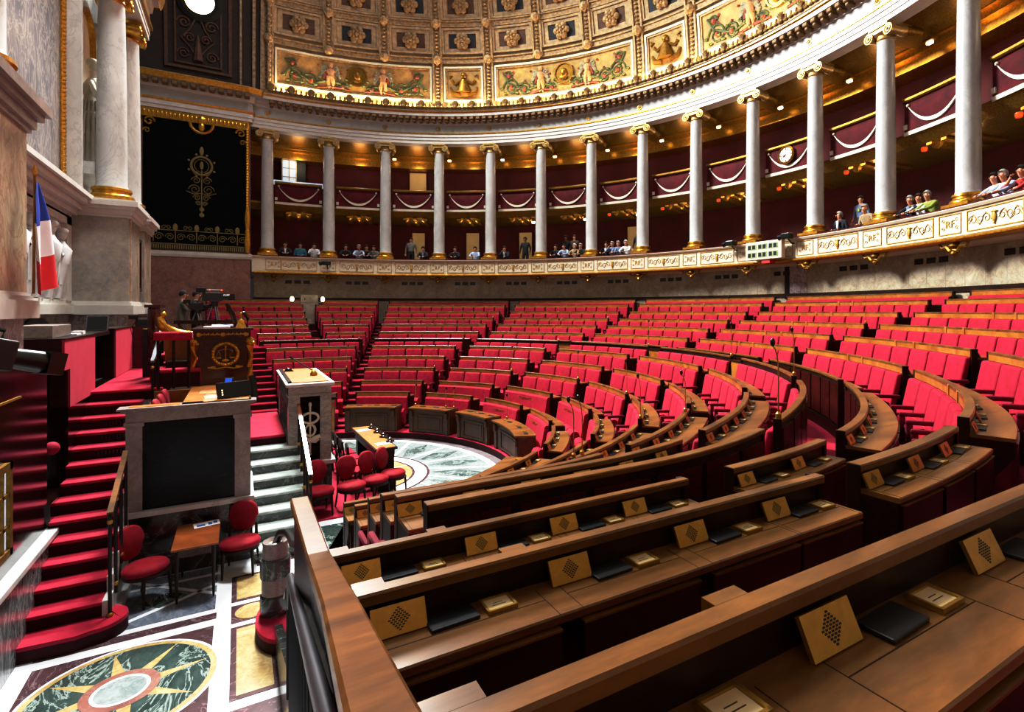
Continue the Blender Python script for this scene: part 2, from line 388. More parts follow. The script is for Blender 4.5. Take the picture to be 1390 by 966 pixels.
XF = {2: .0, 3: .0, 4: -.1, 5: -.17, 6: -.34, 7: -.39, 8: -.5, 9: -.55, 10: -1.0, 11: -1.6, 12: -2.0, 13: -2.2, 14: -2.4}
def sectors(k):
    """(index counted from the tapestry side, theta low, theta high)"""
    p = P[k]; hw = (.28 if k < 8 else .25) / p.r * 180 / pi; out = []
    top = p.thx(XF[k], 1)
    if k >= 8:
        out.append((0, p.thx(1.42, 1), top)); out.append((1, STAIR[6] + hw, p.thx(1.93, 1)))
    else: out.append((1, STAIR[6] + hw, top))
    for i in range(6): out.append((2 + i, STAIR[5 - i] + hw, STAIR[6 - i] - hw))
    if k <= 10:
        bot = p.thx(XN[k], -1)
        if k >= 8:
            out.append((8, p.thx({8: 1.95, 9: 1.97}.get(k, 2.1), -1), STAIR[0] - hw)); out.append((9, bot, p.thx({8: 1.49, 9: 1.60}.get(k, 1.70), -1)))
        else: out.append((8, bot, STAIR[0] - hw))
    return out
WEDGE = {0: 'beside the tapestry wall', 1: 'second block from the tapestry', 2: 'third block from the tapestry', 3: 'fourth block from the tapestry',
         4: 'fifth block from the tapestry', 5: 'sixth block from the tapestry', 6: 'seventh block from the tapestry', 7: 'eighth block, right of photo',
         8: 'block nearest the camera stair', 9: 'block beside the foreground beam'}
def rowname(k): return ORD[k - 1] + ' row up' if k > 1 else 'front row'

# speaker grille, pad, plate prototypes (origin at foot, local y away from the hall centre)
def mesh_of(ob):
    me = ob.data; bpy.data.objects.remove(ob); return me
g = MB(); gh = MB(); g.box(-.088, -.006, 0, .088, .006, .090, 0)
for i in range(-5, 6):
    n = 6 - abs(i) if abs(i) else 6
    w_ = 5 - abs(i) * .8
    cnt = max(1, int(round(6 - abs(i) * .95)))
    for j in range(cnt):
        x = (j - (cnt - 1) / 2) * .0125; z = .046 + i * .0064
        gh.box(x - .0042, .0055, z - .0023, x + .0042, .0068, z + .0023)
ob = g.build('speaker_grille', 'brass'); ME_GRILLE = mesh_of(ob); ob = gh.build('perforations', 'holes'); GHO = Vector(ob.location); ME_HOLES = mesh_of(ob)
g = MB(); g.rbox(-.085, -.045, 0, .085, .045, .012, .003); ME_PAD = mesh_of(g.build('document_pad', 'pad'))
g = MB(); g.box(-.056, -.045, 0, .056, .045, .008, 0); gc = MB(); gc.box(-.046, -.035, .008, .046, .035, .0086, 0)
for (x0, y0, x1, y1) in ((-.056, -.045, .056, -.036), (-.056, .036, .056, .045), (-.056, -.045, -.047, .045), (.047, -.045, .056, .045)): g.box(x0, y0, .008, x1, y1, .014, 0)
for j, ww in enumerate((.026, .018)): gc.box(-ww, .006 - j * .014, .0086, ww, .009 - j * .014, .009, 1)
ME_PLATE = mesh_of(g.build('name_plate', 'brass')); ob = gc.build('paper_card', ['card', 'ink']); GCO = Vector(ob.location); ME_CARD = mesh_of(ob)
g = MB(); g.box(-.012, -.004, 0, .012, .004, .012); ME_STUD = mesh_of(g.build('brass_stud', 'brass'))
def put(me, name, parent, x, y, z, rz, rx=0):
    o = bpy.data.objects.new(name, me); C.objects.link(o); o.parent = parent
    o.location = Vector((x, y, z)) - Vector(parent.location); o.rotation_euler = (rx, 0, rz); return o

def sub(o, me, nm, off):
    c = bpy.data.objects.new(nm, me); C.objects.link(c); c.parent = o; c.location = off; return c
FORE = {8: [-.655, -.043, .474, 1.0], 9: [-.712, -.06, .579, 1.161], 10: [-.78, -.034, .711, 1.45]}
def bench(k, si, a, b):
    p = P[k]; z = ZZ[k]; f = FL[k]; fb = FL.get(k + 1, f + .3); c = p.at((a + b) / 2); near = (a + b) / 2 < -2 or k == 1
    desk = k not in (7, 14)
    if k == 7: lab = 'dark wood barrier rail without desks, %s, %s' % (rowname(k), WEDGE[si])
    elif k == 14: lab = 'wooden top rail against the marble wall, last row, %s' % WEDGE[si]
    else: lab = 'curved walnut bench desk, %s, %s' % (rowname(k), WEDGE[si])
    t = thing('bench_barrier' if k == 7 else ('wall_bench_rail' if k == 14 else 'bench_desk'), lab, 'desk' if desk else 'rail', (c[0], c[1], f), 0, 'curved benches of the hemicycle')
    path = p.cut(a, b); cw = .06 if si == 9 else .085
    MB().sweep(path, [(-cw, z - .038), (-cw, z - .006), (-cw + .006, z), (-.006, z), (0, z - .008), (0, z - .038)]).build('top_rail', 'rail', t)
    if k != 8 and k != 7:
        MB().sweep(path, [(-.082, z - .13), (-.082, z - .038), (-.05, z - .038), (-.05, z - .13)]).build('rail_fascia', 'oak', t)
    lo = fb - .02 if k == 7 else f
    MB().sweep(path, [(-.06, min(f, fb)), (-.06, z - .038), (-.02, z - .038), (-.02, min(f, fb))]).build('back_panel', 'panel', t)
    if k in (7, 8):   # vertical panelling towards the circular aisle
        n = max(2, int(p.length(a, b) / .55)); m = MB(); o = .0 if k == 7 else -.08; fz = FL[8]
        for i in range(n):
            q0 = a + (b - a) * (i + .06) / n; q1 = a + (b - a) * (i + .94) / n
            m.sweep(p.cut(q0, q1, .4), [(o - .012, fz + .25), (o - .012, z - .1), (o + .01, z - .1), (o + .01, fz + .25)])
        m.build('raised_panelling', 'mahog', t)
        MB().sweep(path, [(o - .02, fz), (o - .02, fz + .2), (o + .02, fz + .2), (o + .02, fz)]).build('plinth', 'panel', t)
    dz = z - .135; df = {8: .16, 9: .21, 10: .245}.get(k, .30) if si >= 8 else .30
    if desk:
        MB().sweep(path, [(-.03, dz - .03), (-.03, dz), (df - .005, dz), (df, dz - .006), (df, dz - .03)]).build('desktop', 'desk', t)
        if near and k >= 2:
            if si == 9: edges = [(p.thx(x - .06, -1), p.thx(min(x + .5, p.at(b)[0] - .02), -1)) for x in FORE[k]]
            else:
                n_ = slots(k, a, b); edges = [(a + (b - a) * (i + .05) / n_, a + (b - a) * (i + .95) / n_) for i in range(n_)]
            for q0, q1 in edges:
                MB().sweep(p.cut(q0, q1, .3), [(df - .03, dz - .40), (df - .03, dz - .05), (df + .008, dz - .05), (df + .008, dz - .40)]).build('drop_panel', 'mahog' if si < 8 else 'panel', t)
                MB().sweep(p.cut(q0, q1, .3), [(df - .03, dz - .05), (df - .03, dz - .042), (df + .014, dz - .042), (df + .014, dz - .05)]).build('shelf_edge_highlight', 'rail', t)  # lighter wood strip paints the highlight along the shelf edge
                if si >= 8:
                    m = MB(); e_ = .003 / p.r * 57.3
                    for q in (q0, q1): m.sweep(p.cut(q - e_ * .5, q + e_ * .5, .3), [(.02, dz - .001), (.02, dz + .0008), (df - .002, dz + .0008), (df - .002, dz - .001)])
                    m.sweep(p.cut(q0, q1, .3), [(.098, dz - .001), (.098, dz + .0008), (.101, dz + .0008), (.101, dz - .001)])
                    m.build('desk_seam', 'panel', t)
        if si == 9:
            for x0, x1, o in ((-.31, -.21, -.035), (p.at(a)[0] + .0, p.at(a)[0] + .10, -.04)):
                MB().sweep(p.cut(p.thx(x0, -1), p.thx(x1, -1), .3), [(-cw + o, z - .034), (-cw + o, z - .001), (-cw + .004, z - .001), (-cw + .004, z - .034)]).build('rail_lid', 'rail', t)
    for th in ((b,) if si == 9 else (a, b)):   # end boards
        x, y, nx, ny = p.at(th); tx, ty = -ny, nx; s = 1 if th == a else -1
        mt = Matrix(((tx * s, nx, 0, x), (ty * s, ny, 0, y), (0, 0, 1, 0), (0, 0, 0, 1)))
        e = MB(); e.rbox(-.004, -.09, f if k != 8 else FL[8], .045, -.002, z - .001, .006, 0, mt)
        e.build('end_post', 'panel', t)
        if desk:
            e = MB(); e.prism([(0.0, fb), (0.0, dz - .03), (df - .01, dz - .03), (df - .01, dz - .16), (df * .55, dz - .34), (df * .48, fb)], 0, .035, 0, mt @ Matrix(((0, 0, 1, 0), (1, 0, 0, 0), (0, 1, 0, 0), (0, 0, 0, 1))))
            e.build('end_bracket', 'panel', t)
    if k in GROUPS and si not in (0, 1, 8, 9):
        gr = GROUPS[k]; n = sum(gr)
        for cut in (gr[0], gr[0] + gr[1]):
            x, y, nx, ny = p.at(a + (b - a) * (cut + .0) / n); tx, ty = -ny, nx
            mt = Matrix(((tx, nx, 0, x), (ty, ny, 0, y), (0, 0, 1, 0), (0, 0, 0, 1)))
            MB().rbox(-.035, -.095, f, .035, -.04, z - .002, .006, 0, mt).build('divider_post', 'oak', t)
    if k in NSEAT and not near and k >= 9 and si >= 2:
        n = NSEAT[k]
        for i in range(n):
            x, y, nx, ny = p.at(a + (b - a) * (i + .5) / n); put(ME_STUD, 'brass_stud', t, x - nx * .084, y - ny * .084, z - .055, rot_of((nx, ny)))
    if desk and near and k >= 2:
        if si == 9: spots = [(p.thx(x + d, -1), nm) for x in FORE[k] for d, nm in ((0, 'speaker_grille'), (.17 if k < 10 else .21, 'document_pad'), (.34 if k < 10 else .41, 'name_plate')) if x + d < p.at(b)[0] - .06]
        else:
            n = slots(k, a, b); spots = [(a + (b - a) * (i + fr) / n, nm) for i in range(n) for fr, nm in ((.17, 'speaker_grille'), (.47, 'document_pad'), (.75, 'name_plate'))]
        for th, nm in spots:
            x, y, nx, ny = p.at(th); rz = rot_of((nx, ny))
            if nm == 'speaker_grille': sub(put(ME_GRILLE, nm, t, x + nx * .04, y + ny * .04, dz + .002, rz, R(26)), ME_HOLES, 'perforations', GHO)
            elif nm == 'document_pad': put(ME_PAD, nm, t, x + nx * .045, y + ny * .045, dz + .001, rz + R(2))
            else: sub(put(ME_PLATE, nm, t, x + nx * .045, y + ny * .045, dz + .001, rz), ME_CARD, 'paper_card', GCO)
    return t
def slots(k, a, b):
    n = NSEAT.get(k + 1, 4)
    L = P[k].length(a, b)
    return max(2, min(n, int(round(L / .57)))) if L < 3 else n

# ---- seats
def seat_parts(t, extra_arm=False):
    m = MB(); m.rbox(-.268, -.11, .40, .268, -.01, 1.08, .035, seg=3)
    m.v = [(x, y - .13 * (1.08 - z) / .68, z) for x, y, z in m.v]
    m.build('backrest', 'velvet', t, True, 40)
    prof = [(-.15, .24), (-.18, .50), (-.21, .575), (-.28, .61), (-.38, .60), (-.43, .545), (-.41, .45), (-.28, .16), (-.20, .16)]
    m = MB(); n = len(prof); vs = [(x, y, z) for x in (-.225, -.205, .205, .225) for y, z in prof]
    for i, (x, y, z) in enumerate(vs):
        if abs(x) > .22: vs[i] = (x, y * .94 - .016, .03 + z * .94)
    fs = [tuple(range(n)), tuple(reversed(range(3 * n, 4 * n)))]
    for a in range(3):
        for i in range(n): j = (i + 1) % n; fs.append((a * n + i, a * n + j, (a + 1) * n + j, (a + 1) * n + i))
    m.add(vs, fs); m.build('seat_cushion', 'velvet', t, True, 45)
    arm(t, .282)
    return t
def arm(t, x):
    m = MB(); m.rbox(x - .03, -.48, .655, x + .03, -.06, .72, .024, seg=2); m.rbox(x - .022, -.47, .30, x + .022, -.40, .67, .018); m.rbox(x - .014, -.30, 0, x + .014, -.07, .5, .01)
    m.build('armrest', 'velvet_dark', t, True, 40)
def cdist(x, y, z): return (Vector((x, y, z)) - CAMP).length

seat_list = []   # (distance, k, sector, index from left, count, x, y, z, rz, sx, sz)
bench_seats = []
for k in range(2, 15):
    for si, a, b in sectors(k):
        if k >= 11 and si >= 8: continue
        if k >= 12 and si == 7: continue
        bench(k, si, a, b)
        if k in (2, 3, 14):
            if si < 8: bench_seats.append((k, si, a, b))
            continue
        if k == 8: continue
        if si >= 8:
            if k <= 7 and k >= 4: idx = [0]
            else: continue
        else: idx = None
        L = P[k].length(a, b); n = NSEAT[k] if 2 <= si <= 7 else max(2, int(round(L / .58)))
        sx = (L / n) / .58
        for i in range(n):
            if idx is not None and i not in idx: continue
            x, y, nx, ny = P[k].at(a + (b - a) * (i + .5) / n)
            x -= nx * .06; y -= ny * .06
            left = n - i if si < 8 else i + 1
            seat_list.append((cdist(x, y, FL[k]), k, si, left, n, x, y, FL[k], rot_of((nx, ny)), sx, (ZZ[k] - .13 - FL[k]) / 1.08, i))
seat_list.sort()
proto = None
for q in seat_list[:300]:
    d, k, si, left, n, x, y, z, rz, sx, sz, i = q
    lab = '%s red velvet tip-up seat from left, %s, %s' % (ORD[left], rowname(k), WEDGE[si])
    if proto is None:
        proto = thing('tip_up_seat', lab, 'seat', (x, y, z), rz, 'red tip-up seats of the hemicycle', (sx, 1, sz)); seat_parts(proto); s_ = proto
    else: s_ = dup(proto, (x, y, z), rz, lab, None, (sx, 1, sz))
    if left == n and si < 8:
        arm_src = [o for o in proto.children if o.name.startswith('armrest')][0]
        c_ = arm_src.copy(); C.objects.link(c_); c_.parent = s_; c_.location.x = -c_.location.x
if len(seat_list) > 300:
    m = MB()
    for q in seat_list[300:]:
        d, k, si, left, n, x, y, z, rz, sx, sz, i = q
        mt = Matrix.Translation((x, y, z)) @ Matrix.Rotation(rz, 4, 'Z') @ Matrix.Diagonal((sx, 1, sz, 1))
        b_ = MB(); b_.rbox(-.268, -.11, .40, .268, -.01, 1.08, .035); b_.v = [(p[0], p[1] - .13 * (1.08 - p[2]) / .68, p[2]) for p in b_.v]
        m.add(b_.v, b_.f, 0, mt); b_ = MB(); b_.rbox(-.22, -.38, .22, .22, -.2, .67, .04); m.add(b_.v, b_.f, 0, mt)
    o = m.build('tip_up_seats_far_away', 'velvet'); o['kind'] = 'stuff'; tag(o, 'small distant red seat backs in the rearmost rows towards the tapestry', 'seats')

# ---- long bench backs on the ministers' and commission rows, and along the wall
cush = None
for k, si, a, b in bench_seats:
    p = P[k]; c = p.at((a + b) / 2); f = FL[k]; z = ZZ[k]
    nm = 'continuous red upholstered bench back, %s, %s' % ('last row' if k == 14 else rowname(k), WEDGE[si])
    t = thing('upholstered_bench', nm, 'bench', (c[0], c[1], f), 0, 'long upholstered benches')
    e = .05 / p.r * 57.3
    m = MB(); m.sweep(p.cut(a + e, b - e, .15), [(-.28, f + .42), (-.18, z - .17), (-.15, z - .135), (-.10, z - .13), (-.065, z - .15), (-.065, f + .42)]); m.build('backrest', 'velvet', t)
    n = 4 if k < 14 else 6
    if k == 14:
        m = MB(); m.sweep(p.cut(a + e, b - e, .2), [(-.62, f + .32), (-.64, f + .42), (-.6, f + .45), (-.2, f + .45), (-.2, f)], 0); m.build('seat_cushion', 'velvet', t); continue
    for i in range(n):
        x, y, nx, ny = p.at(a + (b - a) * (i + .5) / n); L = p.length(a, b) / n
        if cush is None:
            prof = [(-.15, .26), (-.17, .56), (-.20, .655), (-.27, .685), (-.36, .665), (-.405, .60), (-.38, .50), (-.27, .20), (-.20, .19)]
            m = MB(); nn = len(prof); vs = [(xx, yy, zz) for xx in (-.24, .24) for yy, zz in prof]
            fs = [tuple(range(nn)), tuple(reversed(range(nn, 2 * nn)))] + [(q, (q + 1) % nn, nn + (q + 1) % nn, nn + q) for q in range(nn)]
            m.add(vs, fs); ob = m.build('seat_cushion', 'velvet', None, True, 45); CO = Vector(ob.location); cush = mesh_of(ob)
        rz = rot_of((nx, ny)); oo = Matrix.Rotation(rz, 3, 'Z') @ CO
        o = put(cush, 'seat_cushion', t, x - nx * .13 + oo.x, y - ny * .13 + oo.y, f + oo.z - .06, rz); o.scale = (L / .56, 1, 1)
    if si in (4, 5):
        x, y, nx, ny = p.at((a + b) / 2 + (1 if si == 4 else 2)); rz = rot_of((nx, ny))
        text_mesh('BANC DES MINISTRES', .088, 'gold', 'gilt_lettering', t, Vector((x - nx * .205, y - ny * .205, z - .27)) - Vector(t.location), (R(82), 0, rz), .002)
    if si == 3:
        x, y, nx, ny = p.at((a + b) / 2); rz = rot_of((nx, ny))
        text_mesh('COMMISSIONS', .07, 'gold', 'gilt_lettering', t, Vector((x - nx * .085, y - ny * .085, z - .085)) - Vector(t.location), (R(90), 0, rz), .002, xs=1.2)

# ---- first row desks facing the floor
def front_desk(a, b, si):
    p = Path(4.76, .95); q = P[1]; c = p.at((a + b) / 2); z = .935
    t = thing('front_desk', 'dark panelled front desk with moulded top, front row, %s' % WEDGE[si], 'desk', (c[0], c[1], 0), 0, 'front row desks')
    path = p.cut(a, b, .12)
    MB().sweep(path, [(0, .17), (0, z - .09), (.06, z - .09), (.06, .17)]).build('front_panel', 'front_wood', t)
    MB().sweep(path, [(-.05, 0), (-.05, .13), (-.03, .17), (.1, .17), (.1, 0)]).build('plinth', 'front_wood', t)
    MB().sweep(path, [(-.1, z - .03), (-.1, z), (.42, z), (.42, z - .03)]).build('desktop', 'desk', t)
    MB().sweep(path, [(-.01, z - .11), (-.06, z - .05), (-.09, z - .03), (.06, z - .03), (.06, z - .11)]).build('cornice_moulding', 'front_wood', t)
    d = b - a; m = MB()
    for lo, hi, z0, z1 in ((.17, .83, .24, .275), (.17, .83, .70, .735), (.17, .20, .24, .735), (.80, .83, .24, .735)):
        m.sweep(p.cut(a + d * lo, a + d * hi, .1), [(-.022, z0), (-.022, z1), (.01, z1), (.01, z0)])
    m.sweep(p.cut(a + d * .24, a + d * .76, .1), [(-.012, .33), (-.012, .65), (.01, .65), (.01, .33)])
    m.build('raised_panel', 'front_wood', t)
    for th in (a + d * .05, b - d * .05):
        x, y, nx, ny = p.at(th); mt = Matrix(((ny, nx, 0, x), (-nx, ny, 0, y), (0, 0, 1, 0), (0, 0, 0, 1)))
        m = MB(); m.box(-.05, -.03, .17, .05, .02, z - .28, 0, mt); m.rbox(-.055, -.08, z - .28, .055, .02, z - .09, .02, 0, mt)
        m.build('scroll_bracket', 'front_wood', t)
    for th in (a, b):
        x, y, nx, ny = p.at(th); mt = Matrix(((ny, nx, 0, x), (-nx, ny, 0, y), (0, 0, 1, 0), (0, 0, 0, 1)))
        MB().box(-.025, 0, 0, .025, .4, z - .03, 0, mt).build('end_panel', 'front_wood', t)
    n = 3
    for i in range(n):
        for fr, me, nm in ((.3, ME_PAD, 'document_pad'), (.7, ME_PLATE, 'name_plate')):
            x, y, nx, ny = p.at(a + d * (i + fr) / n); put(me, nm, t, x + nx * .2, y + ny * .2, z + .001, rot_of((nx, ny)))
    return t
for a, b, si in ((51.6, 70, 2), (29.5, 46.2, 3), (8.5, 25.3, 4), (-20.5, 4.5, 5), (-62, -42, 7)): front_desk(a, b, si)

# ---- carpeted tiers
def ribbon(kin, kout, z, zl, a0, a1, mat_top='carpet', name='floor_tier', oin=-.09, xin=None):
    m = MB(); n = 90; pi_, po = P[kin] if kin else Path(4.76, .95), P[kout]
    vs = []
    for i in range(n + 1):
        t = i / n
        thi = pi_.thx(a0[0], -1) * (1 - t) + pi_.thx(a1[0], 1) * t; tho = po.thx(a0[1], -1) * (1 - t) + po.thx(a1[1], 1) * t
        x, y, nx, ny = pi_.at(thi); X, Y, NX, NY = po.at(tho)
        x += nx * oin; y += ny * oin
        vs += [(x, y, zl), (x, y, z), (X, Y, z)]
    f0, f1 = [], []
    for i in range(n): b = i * 3; f0.append((b + 1, b + 2, b + 5, b + 4)); f1.append((b, b + 1, b + 4, b + 3))
    m.add(vs, f0, 0); m.add(vs, f1, 1)
    # end walls of the tier
    b = n * 3
    m.add([vs[0], vs[1], vs[2], (vs[2][0], vs[2][1], zl)], [(0, 1, 2, 3)], 1); m.add([vs[b], vs[b + 1], vs[b + 2], (vs[b + 2][0], vs[b + 2][1], zl)], [(0, 1, 2, 3)], 1)
    return struct(m.build(name, [mat_top, 'carpet_shaded']))
for k in range(2, 15):
    xn = XN.get(k, -.95); xn0 = XN.get(k - 1, -.95) if k > 2 else .06
    xf = XF[k]; xf0 = XF.get(k - 1, 0.0)
    ribbon(k - 1 if k > 2 else None, k, FL[k], 0 if k == 2 else FL[k - 1] - .02, (xn0, xn), (xf0, xf))
    if k <= 7: pass
# stairs in the radial gaps
for j, th in enumerate(STAIR):
    m = MB(); a = R(th); e = Vector((cos(a), sin(a), 0)); tt = Vector((-sin(a), cos(a), 0))
    for k in range(2, 14):
        if k == 7: continue
        rr = P[k].at(th); r0 = hypot(rr[0], rr[1]) - .10
        z0, z1 = FL[k], FL[k + 1]
        if z1 - z0 < .12: continue
        n = 2 if z1 - z0 < .4 else 3
        for q in range(1, n):
            mt = Matrix(((tt.x, e.x, 0, e.x * r0), (tt.y, e.y, 0, e.y * r0), (0, 0, 1, 0), (0, 0, 0, 1)))
            zt = z0 + (z1 - z0) * q / n; m.box(-.30, -.30 * (n - q) + .015, z0, .30, .02, zt - .03, 1, mt); m.box(-.30, -.30 * (n - q), zt - .03, .30, .02, zt, 0, mt)
    r0 = 4.72; mt = Matrix(((tt.x, e.x, 0, e.x * r0), (tt.y, e.y, 0, e.y * r0), (0, 0, 1, 0), (0, 0, 0, 1)))
    m.box(-.36, .02, 0, .36, .5, .181, 0, mt)
    struct(m.build('stair_carpet', ['carpet', 'carpet_shaded']))
# low gates closing the stair gaps at the circular aisle
for th, lb in ((23.6, 'left of the three'), (-.2, 'middle of the three'), (-23.7, 'right of the three')):
    x, y, nx, ny = P[7].at(th); mt = Matrix(((ny, nx, 0, x), (-nx, ny, 0, y), (0, 0, 1, 0), (0, 0, 0, 1)))
    t = thing('stair_gate', 'low wooden gate closing the stair gap at aisle barrier, %s' % lb, 'gate', (x, y, FL[7]), 0, 'aisle gates')
    MB().box(-.25, -.08, FL[7] + .1, .25, -.05, ZZ[7] - .12, 0, mt).build('gate_panel', 'oak', t)
    MB().box(-.26, -.1, ZZ[7] - .12, .26, -.03, ZZ[7] - .08, 0, mt).build('gate_rail', 'panel', t)
# foreground beam capping the bench ends, with its dark side wall
t = thing('bench_end_beam', 'broad polished wooden beam capping the bench ends in foreground', 'beam', (-.86, -10.9, 1.7))
pts = [((-.842, -9.42, 2.74), (-.842, -10.30, 2.745)), ((-.842, -10.30, 2.745), (-.895, -11.255, 2.995)), ((-.895, -11.255, 2.995), (-.985, -12.25, 3.30)), ((-.985, -12.25, 3.30), (-1.0, -12.7, 3.42))]
prof = [(-.842, -9.42, 2.75), (-.842, -10.30, 2.755), (-.895, -11.255, 3.0), (-.978, -12.25, 3.30), (-1.0, -12.6, 3.40)]
m = MB(); vs = []
for x, y, z in prof:
    for dx, dz in ((-.05, -.05), (.05, -.05), (.05, -.008), (.042, 0), (-.042, 0), (-.05, -.008)): vs.append((x + dx, y, z + dz))
fs = []
for i in range(len(prof) - 1):
    for q in range(6): fs.append((i * 6 + q, i * 6 + (q + 1) % 6, (i + 1) * 6 + (q + 1) % 6, (i + 1) * 6 + q))
fs += [tuple(range(6)), tuple(reversed(range(24, 30)))]
m.add(vs, fs).build('cap_rail', 'rail', t)
m = MB(); vs = []
for x, y, z in prof: vs += [(x - .03, y, 0), (x + .03, y, 0), (x + .03, y, z - .05), (x - .03, y, z - .05)]
fs = []
for i in range(len(prof) - 1):
    for q in range(4): fs.append((i * 4 + q, i * 4 + (q + 1) % 4, (i + 1) * 4 + (q + 1) % 4, (i + 1) * 4 + q))
fs += [(0, 1, 2, 3), (19, 18, 17, 16)]
m.add(vs, fs).build('side_wall', 'black', t)

# ---- gooseneck microphones on the bench posts
ME_MIC = None
def mic(k, th, h, label, lean=.06, z=None):
    global ME_MIC
    x, y, nx, ny = P[k].at(th); zz = ZZ[k] if z is None else z
    x -= nx * .042; y -= ny * .042
    t = thing('gooseneck_microphone', label, 'microphone', (x, y, zz), rot_of((nx, ny)), 'gooseneck microphones on the bench ends')
    m = MB(); m.lathe([(.03, 0), (.03, .05), (.02, .06), (.014, .07)], 12); m.build('base', 'brass', t, True, 40)
    m = MB(); m.tube([(0, 0, .06), (0, 0, h * .7), (.006, -.01, h * .85), (lean * .5, -lean * .4, h * .95), (lean, -lean * .7, h)], .0075, 8); m.build('gooseneck', 'brass', t, True, 60)
    m = MB(); m.ell((lean, -lean * .7, h + .035), .026, .026, .045, 10, 8); m.build('foam_windscreen', 'black', t, True, 60)
for k in (4, 7, 11):
    for si, a, b in sectors(k):
        if si in (0, 8, 9) or (k == 11 and si > 6): continue
        mic(k, a + 18 / RR[k] * .1, .76, 'brass gooseneck microphone with black tip, bench end, %s, %s' % (rowname(k), WEDGE[si]))
mic(7, 84.3, .78, 'brass gooseneck microphone on the aisle barrier beside the tapestry wall')
mic(11, 84.5, .8, 'brass gooseneck microphone beside the stone door niche, eleventh row up')
for i, (th, hh) in enumerate(((46.0, .6), (33.9, .55), (30.5, .58), (3.6, .62))):
    mic(1, th, hh, 'thin gooseneck microphone on the front row desks, %s from the left' % ORD[i + 1], .04)
mic(5, -51, .62, 'dark tipped gooseneck microphone on sixth-row desk right of the centre', .08, ZZ[5])
mic(4, -66.5, .76, 'tall foreground gooseneck microphone in front of the red bench, round brass base', .05)

# ------------------------------------------------------------------ shell: rings around the hemicycle
def ring(r, a, b, n=96):
    out = []
    for i in range(n + 1):
        t = R(a + (b - a) * i / n); out.append((r * cos(t), r * sin(t), cos(t), sin(t)))
    return out
GZ0, GZ1 = 5.60, 6.40      # parapet
CB, CT = 6.45, 12.36       # column base and capital top
COLTH = [90 - .08 * 0 - 9.557 * i for i in range(20)]
hw_ = struct(MB().sweep(ring(16.25, -92, 92), [(0, 0), (0, 5.5), (.3, 5.5), (.3, 0)]).build('wall_hemicycle', 'breccia'))
for i in range(14):
    for d in (3.2, 4.6, 6.0):
        th = 90 - 9.557 * i - d; MB().sweep(ring(16.25, th - .5, th + .5, 1), [(-.015, 5.18), (-.015, 5.34), (.01, 5.34), (.01, 5.18)]).build('wall_vent', 'black', hw_)
m = MB()
for i in range(70): m.sweep(ring(16.25, 90 - i * 2.1 - .025, 90 - i * 2.1 + .025, 1), [(-.004, 4.4), (-.004, 5.5), (.01, 5.5), (.01, 4.4)])
m.build('wall_joint', 'grey_marble', hw_)
struct(MB().sweep(ring(16.25, -92, 92), [(-.04, 4.36), (-.04, 4.5), (0, 4.5), (0, 4.36)]).build('trim_1', 'panel'))
m = MB(); m.sweep(ring(15.5, -92, 92.4), [(0, 5.65), (0, 6.32), (-.05, 6.32), (-.09, 6.38), (-.09, 6.40), (.32, 6.40), (.32, 5.87), (1.38, 5.87), (1.38, 5.98), (3.6, 5.98), (3.6, 5.5), (.7, 5.5), (.3, 5.58)])
parapet = struct(m.build('gallery_parapet', 'cream'))
struct(MB().sweep(ring(15.5, -92, 92), [(-.02, GZ0 - .02), (-.09, GZ0 + .02), (-.09, GZ0 + .06), (-.02, GZ0 + .11), (.05, GZ0 + .11), (.2, GZ0 - .04)]).build('trim_2', 'gold'))
struct(MB().sweep(ring(15.5, -92, 92), [(-.06, GZ1), (-.06, GZ1 + .04), (.3, GZ1 + .05), (.3, GZ1)]).build('trim_3', 'drape'))
# gilt scroll panels and initials panels on the parapet
def panel_frame(mb, p0, p1, z0, z1, r, w_, mi=0, dep=.02):
    for (a0, a1, zz0, zz1) in ((p0, p1, z0, z0 + w_), (p0, p1, z1 - w_, z1), (p0, p0 + w_ / r * 57.3, z0, z1), (p1 - w_ / r * 57.3, p1, z0, z1)):
        mb.sweep(ring(r, a0, a1, max(1, int((a1 - a0) / 1.2))), [(-dep, zz0), (-dep, zz1), (0, zz1), (0, zz0)], mi)
def spiral(cx_, cz_, r0, turns, sgn, n=18, ph=0):
    return [(cx_ + sgn * r0 * (1 - .8 * i / n) * cos(ph + turns * 2 * pi * i / n), cz_ + r0 * (1 - .8 * i / n) * sin(ph + turns * 2 * pi * i / n)) for i in range(n + 1)]
def on_cyl(r, th, pts2, dr=0):
    return [((r + dr) * cos(R(th) - x / r), (r + dr) * sin(R(th) - x / r), z) for x, z in pts2]
